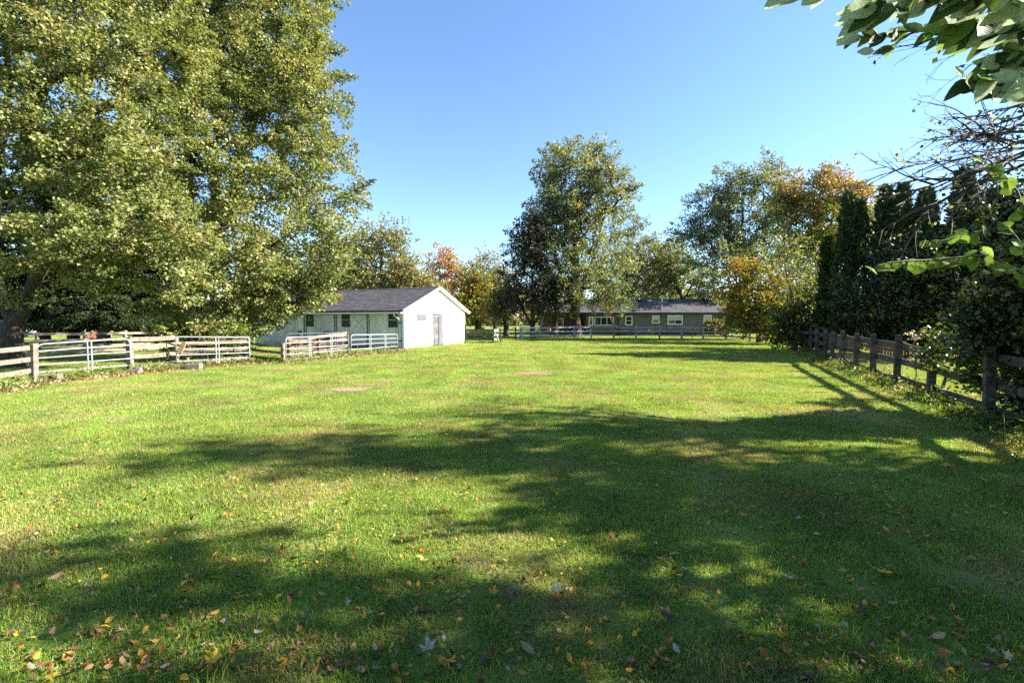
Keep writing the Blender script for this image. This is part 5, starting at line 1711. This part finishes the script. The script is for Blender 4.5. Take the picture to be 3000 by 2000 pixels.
hub = Vector((12.0, 6.4, 4.0)) - bt_base
tb.tube([(-.4, -.1, 3.8), hub], [.10, .08], 8, cap=False)
for (a, b, r) in starts:
    A, B = R3(*a), R3(*b)
    tb.tube([hub, hub.lerp(A, .5) + Vector((0, 0, .15)), A], [.07, r * 1.3, r], 7, cap=False)
    twig(A, B - A, (B - A).length * .80, r, 0)
tb.build("trunk", M['twig'], bt_root, smooth=True)
tw_.build("twigs", M['twig'], bt_root)
lp_ = np.array(leafpts)
v, f = leaves(lp_, .075, rgt, .3, .6, np.array(leafdir))
c = pal_colors(G_DARK + G_TAN[:1], len(lp_), rgt)
link("leaves", np_mesh("leaves", v, f, np.repeat(c, 4, 0)), M['leaf'], bt_root)

# ------------------------------------------------------------------ broad leaved shrub close to the camera, top right
def broad_leaf(seed, L=.10, W=.052):
    rg = np.random.default_rng(seed)
    mb = MB()
    n = 11
    bend = rg.uniform(-.25, .45); cup = rg.uniform(.10, .42)
    for i in range(n + 1):
        t = i / n
        w = W * (math.sin(math.pi * t ** .78) ** .8 if 0 < t < 1 else 0.0) * .5 + .0006
        zc = -bend * L * t * t
        for s in (-1, 0, 1):
            mb.v.append((L * t, s * w, zc + (abs(s) * w * cup) + .0012 * math.sin(t * 17 + s) + rg.normal(0, .0004)))
    for i in range(n):
        for k in range(2):
            a = i * 3 + k
            mb.f.append([a, a + 3, a + 4, a + 1])
    # stalk
    mb.tube([(-.014, 0, .001), (0.004, 0, 0)], .0011, 3, cap=False)
    me = bpy.data.meshes.new("leaf")
    me.from_pydata(mb.v, [], mb.f)
    me.polygons.foreach_set("use_smooth", np.ones(len(me.polygons), dtype=bool))
    me.update()
    return me


def flat_leaf_mat(name, c, trans=.3, vein=.15, rough=.55, spec=.12):
    m, nt, N, L, P = new_mat(name)
    tc = N.new("ShaderNodeTexCoord")
    nz = N.new("ShaderNodeTexNoise"); nz.inputs["Scale"].default_value = 40; nz.inputs["Detail"].default_value = 3
    L.new(tc.outputs["Object"], nz.inputs["Vector"])
    wv = N.new("ShaderNodeTexWave"); wv.inputs["Scale"].default_value = 32; wv.inputs["Distortion"].default_value = 1.5; wv.bands_direction = 'X'
    L.new(tc.outputs["Object"], wv.inputs["Vector"])
    r0 = ramp(N, [(0.3, tuple(x * .82 for x in c)), (0.7, tuple(x * 1.12 for x in c))])
    L.new(nz.outputs["Fac"], r0.inputs[0])
    sx = N.new("ShaderNodeSeparateXYZ"); L.new(tc.outputs["Object"], sx.inputs[0])
    ab = N.new("ShaderNodeMath"); ab.operation = 'ABSOLUTE'; L.new(sx.outputs[1], ab.inputs[0])
    lat = N.new("ShaderNodeMath"); lat.operation = 'MULTIPLY_ADD'; L.new(ab.outputs[0], lat.inputs[0]); lat.inputs[1].default_value = -.9; L.new(sx.outputs[0], lat.inputs[2])
    pp_ = N.new("ShaderNodeMath"); pp_.operation = 'PINGPONG'; L.new(lat.outputs[0], pp_.inputs[0]); pp_.inputs[1].default_value = .006
    mn = N.new("ShaderNodeMath"); mn.operation = 'MINIMUM'; L.new(pp_.outputs[0], mn.inputs[0]); L.new(ab.outputs[0], mn.inputs[1])
    vr = N.new("ShaderNodeMapRange"); vr.inputs[1].default_value, vr.inputs[2].default_value = .0004, .0013; vr.inputs[3].default_value, vr.inputs[4].default_value = .45, 0
    L.new(mn.outputs[0], vr.inputs[0])
    r = N.new("ShaderNodeMix"); r.data_type = 'RGBA'; L.new(vr.outputs[0], r.inputs[0]); L.new(r0.outputs[0], r.inputs[6]); r.inputs[7].default_value = (*[min(1, x * 1.5 + .05) for x in c], 1)
    oi = N.new("ShaderNodeObjectInfo")
    mr = N.new("ShaderNodeMapRange"); mr.inputs[3].default_value, mr.inputs[4].default_value = .8, 1.2
    L.new(oi.outputs["Random"], mr.inputs[0])
    hv = N.new("ShaderNodeHueSaturation"); L.new(mr.outputs[0], hv.inputs["Value"]); L.new(r.outputs[2], hv.inputs["Color"])
    L.new(hv.outputs[0], P.inputs["Base Color"])
    P.inputs["Roughness"].default_value = rough
    P.inputs["Specular IOR Level"].default_value = spec
    b = N.new("ShaderNodeBump"); b.inputs["Strength"].default_value = vein; b.inputs["Distance"].default_value = .002
    L.new(wv.outputs["Fac"], b.inputs["Height"]); L.new(b.outputs[0], P.inputs["Normal"])
    t = N.new("ShaderNodeBsdfTranslucent"); L.new(hv.outputs[0], t.inputs["Color"])
    ms = N.new("ShaderNodeMixShader"); ms.inputs[0].default_value = trans
    L.new(P.outputs[0], ms.inputs[1]); L.new(t.outputs[0], ms.inputs[2]); L.new(ms.outputs[0], N["Material Output"].inputs[0])
    return m


m_pale = flat_leaf_mat("pale_shrub_leaf", (.42, .49, .28), .36)  # pale leaf undersides, with flash brightness put into the colour as well
m_mid = flat_leaf_mat("green_shrub_leaf", (.06, .095, .022), .35)
m_lime = flat_leaf_mat("lime_shrub_leaf", (.16, .24, .03), .5)
ovs = {}
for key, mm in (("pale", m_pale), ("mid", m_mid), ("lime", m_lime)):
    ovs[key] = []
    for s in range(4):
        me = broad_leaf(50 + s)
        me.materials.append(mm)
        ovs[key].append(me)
nb_base = Vector((2.35, 1.0, 0))
ns = empty("broadleaf_shrub", nb_base)
tag(ns, "broad leaved shrub branches hanging in at the top right corner close by", "shrub")
rgn = np.random.default_rng(31)
fwd, rgt_, upv = Vector((0, math.cos(PITCH), -math.sin(PITCH))), Vector((1, 0, 0)), Vector((0, math.sin(PITCH), math.cos(PITCH)))


def set_leaf(p, tipdir, face, key, scale):
    t = Vector(tipdir).normalized()
    nrm = Vector(face) - t * Vector(face).dot(t)
    nrm = nrm.normalized()
    s = nrm.cross(t)
    m = Matrix((t, s, nrm)).transposed().to_4x4()
    o = bpy.data.objects.new("leaf", ovs[key][int(rgn.integers(0, 4))])
    COL.objects.link(o)
    o.parent = ns
    o.matrix_local = Matrix.Translation(p - nb_base) @ m @ Matrix.Scale(scale, 4)


def leafy_branch(pix, r0, step, key_w, size=1.0, tip=(-.75, 0, -.55)):
    P = [at(*q) for q in pix]
    MB().tube([q - nb_base for q in P], [r0 * (1 - .7 * i / (len(P) - 1)) for i in range(len(P))], 6).build("branch", M['twig'], ns, smooth=True)
    tot = 0
    side = 1
    for a, b in zip(P[:-1], P[1:]):
        n = max(1, int((b - a).length / step))
        for k in range(n):
            q = a.lerp(b, (k + .5) / n)
            for sd in (1, -1):
                d = (b - a).normalized()
                td = Vector(tip) + d * .5 + Vector(rgn.normal(0, .38, 3)) + upv * sd * .35
                face = -fwd + Vector(rgn.normal(0, .45, 3))
                key = ["pale", "mid", "lime"][int(rgn.choice(3, p=key_w))]
                set_leaf(q + Vector(rgn.normal(0, .008, 3)), td, face, key, size * rgn.uniform(.72, 1.2))
    td = (P[-1] - P[-2])
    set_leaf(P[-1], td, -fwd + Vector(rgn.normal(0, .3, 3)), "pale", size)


stem_top = at(3230, 120, 1.05)
MB().tube([Vector((0, 0, 0)), Vector((-.25, .02, .9)), (stem_top - nb_base).lerp(Vector((-.3, 0, 1.2)), .4), stem_top - nb_base], [.02, .016, .012, .009], 7).build("stem", M['twig'], ns, smooth=True)
stem2 = at(3250, 420, 1.1)
MB().tube([Vector((0.05, 0.05, 0)), Vector((-.1, .1, .8)), stem2 - nb_base], [.018, .013, .008], 7).build("stem", M['twig'], ns, smooth=True)
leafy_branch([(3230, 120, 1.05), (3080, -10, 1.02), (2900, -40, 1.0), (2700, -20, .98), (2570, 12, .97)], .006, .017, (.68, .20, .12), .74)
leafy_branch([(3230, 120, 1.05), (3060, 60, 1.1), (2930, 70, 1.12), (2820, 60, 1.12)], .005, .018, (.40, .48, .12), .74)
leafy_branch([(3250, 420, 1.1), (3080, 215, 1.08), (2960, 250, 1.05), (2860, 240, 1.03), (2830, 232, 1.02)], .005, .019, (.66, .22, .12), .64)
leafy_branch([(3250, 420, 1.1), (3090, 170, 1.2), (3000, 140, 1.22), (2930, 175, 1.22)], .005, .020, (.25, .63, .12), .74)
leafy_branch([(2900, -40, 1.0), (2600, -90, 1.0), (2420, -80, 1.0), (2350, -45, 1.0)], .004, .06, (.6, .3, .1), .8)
# smaller shaded leaves a little farther along the same shrub
leafy_branch([(3230, 120, 1.05), (3000, 120, 1.8), (2800, 95, 2.0), (2640, 92, 2.1), (2520, 110, 2.1)], .006, .032, (.0, .74, .26), .85)
leafy_branch([(2800, 95, 2.0), (2680, 130, 2.05), (2560, 150, 2.1)], .004, .08, (.0, .8, .2), .7)

# lime leaves reaching out of the hedge
def lime_branch(pix, n, size, sd):
    pass
hedge_twig = empty("redbud_branch", gx(3080, 3.9))
tag(hedge_twig, "long branch with backlit lime green heart shaped leaves in front of the evergreens", "branch")
HB = hedge_twig.location
def heart(seed):
    rg = np.random.default_rng(seed); mb = MB()
    out = []
    for k in range(14):
        a = 2 * math.pi * k / 14
        r = .045 * (1 + .22 * math.cos(a) - .18 * math.exp(-((a - math.pi) / .35) ** 2) + .25 * math.exp(-(min(a, 2 * math.pi - a) / .3) ** 2))
        out.append((r * math.cos(a) + .04, r * math.sin(a), .006 * math.cos(2 * a) + rg.normal(0, .001)))
    mb.v.append((.035, 0, -.004)); mb.v += out
    for k in range(14): mb.f.append([0, 1 + k, 1 + (k + 1) % 14])
    me = bpy.data.meshes.new("leaf"); me.from_pydata(mb.v, [], mb.f); me.update(); return me
hm = []
for s in range(3):
    me = heart(s); me.materials.append(m_lime); hm.append(me)
MB().tube([Vector((.4, .3, 0)), Vector((.35, .2, 1.2)), at(3100, 860, 3.9) - HB], [.03, .024, .018], 7).build("stem", M['twig'], hedge_twig, smooth=True)
for pix in ([(3100, 860, 3.9), (2950, 660, 3.8), (2860, 680, 3.8), (2760, 705, 3.7), (2690, 712, 3.7)], [(3100, 860, 3.9), (2900, 745, 3.7), (2740, 760, 3.6), (2610, 768, 3.5), (2550, 790, 3.5)], [(3100, 860, 3.9), (2980, 560, 4), (2900, 470, 4), (2850, 455, 4)]):
    P = [at(*q) for q in pix]
    MB().tube([q - HB for q in P], [.012, .009, .007, .005, .003][:len(P)], 5).build("twig", M['twig'], hedge_twig, smooth=True)
    for a, b in zip(P[:-1], P[1:]):
        n = max(2, int((b - a).length / .06))
        for k in range(n):
            q = a.lerp(b, (k + rgn.uniform()) / n)
            t = Vector((-.6, -.1, -.5)) + Vector(rgn.normal(0, .5, 3)); t.normalize()
            fc = Vector((-.2, -1, .4)) + Vector(rgn.normal(0, .5, 3)); fc = (fc - t * fc.dot(t)).normalized()
            m = Matrix((t, fc.cross(t), fc)).transposed().to_4x4()
            o = bpy.data.objects.new("leaf", hm[int(rgn.integers(0, 3))]); COL.objects.link(o); o.parent = hedge_twig
            o.matrix_local = Matrix.Translation(q - HB) @ m @ Matrix.Scale(rgn.uniform(.7, 1.25), 4)

# ------------------------------------------------------------------ fallen leaves
def oval_leaf(seed):
    rg = np.random.default_rng(seed); mb = MB(); n = 5
    L, W = .048, .030
    curl, bend = rg.uniform(-.9, 1.3), rg.uniform(-.5, .6)
    for i in range(n + 1):
        t = i / n
        w = W * (.5 * math.sin(math.pi * min(max(t, .03), .97) ** .85) ** .75)
        for s in (-1, 0, 1):
            mb.v.append((L * (t - .5), s * w * math.cos(curl * .5), abs(s) * w * math.sin(curl) + bend * L * (t - .5) ** 2 * 2 + rg.normal(0, .0015)))
    for i in range(n):
        for k in range(2): mb.f.append([i * 3 + k, i * 3 + k + 3, i * 3 + k + 4, i * 3 + k + 1])
    mb.tube([(-L * .5 - .02, 0, .004), (-L * .5 + .004, 0, 0)], .0008, 3, cap=False)
    me = bpy.data.meshes.new("fallen_leaf"); me.from_pydata(mb.v, [], mb.f); me.update(); return me


def maple_leaf(seed):
    rg = np.random.default_rng(seed); mb = MB()
    lob = [(-150, .28), (-118, .62), (-95, .36), (-62, .86), (-34, .40), (-14, .62), (0, 1.0), (14, .62), (34, .40), (62, .86), (95, .36), (118, .62), (150, .28), (180, .12)]
    k = rg.uniform(-.35, .5)
    mb.v.append((0, 0, 0))
    for a, r in lob:
        r = r * .052 * rg.uniform(.85, 1.12); a = math.radians(a)
        mb.v.append((r * math.cos(a), r * math.sin(a), k * r * r / .062 + rg.normal(0, .003)))
    n = len(lob)
    for i in range(n): mb.f.append([0, 1 + i, 1 + (i + 1) % n])
    mb.tube([(0, 0, .001), (-.03, .004, .004), (-.062, .012, .010)], .0010, 3, cap=False)
    me = bpy.data.meshes.new("fallen_leaf"); me.from_pydata(mb.v, [], mb.f); me.update(); return me


FLM = {'yellow': flat_leaf_mat("yellow_fallen_leaf", (.62, .37, .04), .35), 'orange': flat_leaf_mat("orange_fallen_leaf", (.52, .215, .045), .35), 'brown': flat_leaf_mat("brown_fallen_leaf", (.16, .075, .042), .15),
       'tan': flat_leaf_mat("tan_fallen_leaf", (.40, .24, .12), .2), 'pale': flat_leaf_mat("pale_fallen_leaf", (.42, .39, .27), .25), 'dark': flat_leaf_mat("dark_fallen_leaf", (.085, .050, .034), .1)}
FLV = {}
for kind, mk in (("oval", oval_leaf), ("lobed", maple_leaf)):
    for cname, mm in FLM.items():
        FLV[(kind, cname)] = []
        for s in range(4 if kind == "oval" else 2):
            me = mk(s + (0 if kind == "oval" else 20)); me.materials.append(mm); FLV[(kind, cname)].append(me)
WORD = {'yellow': 'yellow', 'orange': 'orange', 'brown': 'brown', 'tan': 'tan', 'pale': 'pale whitish', 'dark': 'dark brown'}
rgl = np.random.default_rng(5)


def drop(kind, cname, x, y, z=None, s=1.0, label=None, flat=False, az=None):
    o = bpy.data.objects.new("fallen_leaf", FLV[(kind, cname)][int(rgl.integers(0, len(FLV[(kind, cname)])))])
    COL.objects.link(o)
    o.location = (x, y, rgl.uniform(.018, .045) if z is None else z)
    tl = .18 if flat else .42
    o.rotation_euler = (rgl.normal(0, tl), rgl.normal(0, tl), rgl.uniform(0, 6.28) if az is None else az)
    if rgl.uniform() < .3 and not flat: o.rotation_euler[0] += math.pi
    o.scale = (s, s, s)
    zone = ("at the bottom edge, " if y < 2.75 else "a few steps off, ") + ("left third" if x < -.42 * y else ("right third" if x > .42 * y else "middle third"))
    tag(o, label or "%s %s leaf fallen on the lawn %s" % (WORD[cname], {'oval': 'oval', 'lobed': 'lobed'}[kind], zone), "leaf", "fallen leaves in the near lawn")
    return o


special = [(1255, 1925, 'lobed', 'pale', 1.35, "cream lobed maple leaf with long stalk near the bottom edge, left of centre"), (1625, 1748, 'lobed', 'pale', 1.15, "white lobed maple leaf near the bottom centre of the lawn"),
           (2180, 1522, 'lobed', 'yellow', 1.35, "large yellow lobed leaf alone in the shaded right half"), (1958, 1832, 'lobed', 'dark', 1.7, "large dark brown lobed leaf right of the bottom centre"),
           (622, 1965, 'lobed', 'yellow', 1.15, "large yellow lobed leaf at the bottom edge, left part"), (2578, 1694, 'lobed', 'yellow', 1.3, "yellow pointed maple leaf in the shade at lower right"),
           (2312, 1712, 'lobed', 'pale', 1.1, "white lobed leaf in the shade right of centre"), (1445, 1758, 'lobed', 'yellow', 1.0, "small yellow five pointed leaf left of the white lobed leaf"),
           (162, 1716, 'oval', 'tan', 1.5, "big tan rounded leaf standing up in the lower left lawn"), (1495, 1757, 'oval', 'brown', 1.6, "broad reddish brown oval leaf by the small yellow pointed leaf"),
           (2750, 1885, 'oval', 'tan', 1.5, "tan oval leaf with notched edge in the lower right shade"), (1545, 1920, 'oval', 'tan', 1.9, "long curled tan leaf near the bottom edge just right of centre")]
for (px, py, kd, cn, s, lab) in special:
    p = g(px, py); drop(kd, cn, p.x, p.y, .055, s, lab, flat=True)
cnames = ['yellow', 'orange', 'brown', 'tan', 'pale', 'dark']
cw = np.array([.36, .22, .22, .11, .02, .07]); cw /= cw.sum()
cnt = 0
far_p = []
while cnt < 285:
    px, py = rgl.uniform(-40, 3040), 1000 + 1000 * rgl.uniform(.42, 1.03)
    p = g(px, py)
    if p.y < 1.9: continue
    cn = cnames[int(rgl.choice(6, p=cw))]
    kd = 'lobed' if (cn in ('pale', 'dark') and rgl.uniform() < .5) or rgl.uniform() < .03 else 'oval'
    drop(kd, cn, p.x, p.y, None, rgl.uniform(.5, 1.1))
    cnt += 1
# the rest, farther off or hidden among the blades, as one mass
rg = np.random.default_rng(12)
src = [oval_leaf(60 + k) for k in range(6)]
V, Fq, Cc, off = [], [], [], 0
pal = [((0.54, 0.32, 0.045), 4), ((0.44, 0.18, 0.045), 4), ((0.15, 0.075, 0.042), 4), ((0.34, 0.21, 0.10), 3), ((0.42, 0.38, 0.27), 1)]
n = 5200
yy = 2.1 + 20 * rg.uniform(0, 1, n) ** 1.7
drift = rg.uniform(-1.15, 1.15, n)
xx = drift * yy
keep = (np.sin(xx * 1.7 + 1.3 * np.sin(yy * 1.1)) * np.sin(yy * 2.1 + xx * .6) > -.45) | (rg.uniform(0, 1, n) < .35)
xx, yy = xx[keep], yy[keep]
n = len(xx)
cols = pal_colors(pal, n, rg) * rg.uniform(.65, 1.15, (n, 1))
base_v = [np.array([tuple(v.co) for v in me.vertices])[:18] for me in src]
quads = np.array([[i * 3 + k, i * 3 + k + 3, i * 3 + k + 4, i * 3 + k + 1] for i in range(5) for k in range(2)])
for i in range(n):
    R_ = np.array(Euler((rg.normal(0, .45) + (math.pi if rg.uniform() < .3 else 0), rg.normal(0, .45), rg.uniform(0, 6.28))).to_matrix())
    bv = base_v[i % 6] * np.array([1, rg.uniform(.6, 1.1), rg.uniform(.6, 1.8)]) * rg.uniform(.5, 1.15)
    V.append(bv @ R_.T + np.array([xx[i], yy[i], rg.uniform(.012, .04)]))
V = np.concatenate(V); V[:, 2] = np.maximum(V[:, 2], .008)
Fq = (quads[None] + (np.arange(n) * 18)[:, None, None]).reshape(-1, 4)
o = link("fallen_leaves", np_mesh("fallen_leaves", V, Fq, np.repeat(cols, 18, axis=0)), M['litter'])
tag(o, "small fallen leaves dotted over the open lawn, too many to count", "leaves", kind="stuff")

# clover and broad leaved lawn weeds
rg = np.random.default_rng(14)
n = 9000
cx = rg.uniform(-1.1, 1.1, 150); cy = 2.0 + 9 * rg.uniform(0, 1, 150) ** 1.3
k = rg.integers(0, 150, n)
p = np.stack([cx[k] * cy[k] + rg.normal(0, .16, n), cy[k] + rg.normal(0, .12, n), rg.uniform(.015, .05, n)], 1)
v, f = leaves(p, .02, rg, 2.2, 0, None, aspect=.5, fold=.05)
c = pal_colors([((0.05, 0.12, 0.025), 3), ((0.08, 0.16, 0.035), 3)], n, rg) * rg.uniform(.8, 1.2, (n, 1))
o = link("clover", np_mesh("clover", v, f, np.repeat(c, 4, 0)), M['leaf'])
tag(o, "clover patches growing among the near lawn grass", "clover", kind="stuff")

# ------------------------------------------------------------------ far wood along the horizon, one mass
rg = np.random.default_rng(88)
n = 26000
az = rg.uniform(-1.1, 1.1, n)
ds = rg.uniform(115, 150, n)
hmax = 7.5 + 2.0 * np.sin(az * 23) + 1.6 * np.sin(az * 57 + 1) + 1.2 * np.sin(az * 131 + 2)
p = np.stack([ds * np.sin(az), ds * np.cos(az), rg.uniform(0, 1, n) ** .8 * hmax], 1)
v, f = leaves(p, 1.25, rg, .6, .2, None, aspect=.5)
v[:, 2] = np.maximum(v[:, 2], .05)
c = pal_colors(G_TAN + G_OLIVE + G_YELLOW[:1], n, rg) * rg.uniform(.6, 1.2, (n, 1))
o = link("far_wood", np_mesh("far_wood", v, f, np.repeat(c, 4, 0)), M['leaf'])
tag(o, "far wood closing the horizon behind the yards", "wood", kind="stuff")
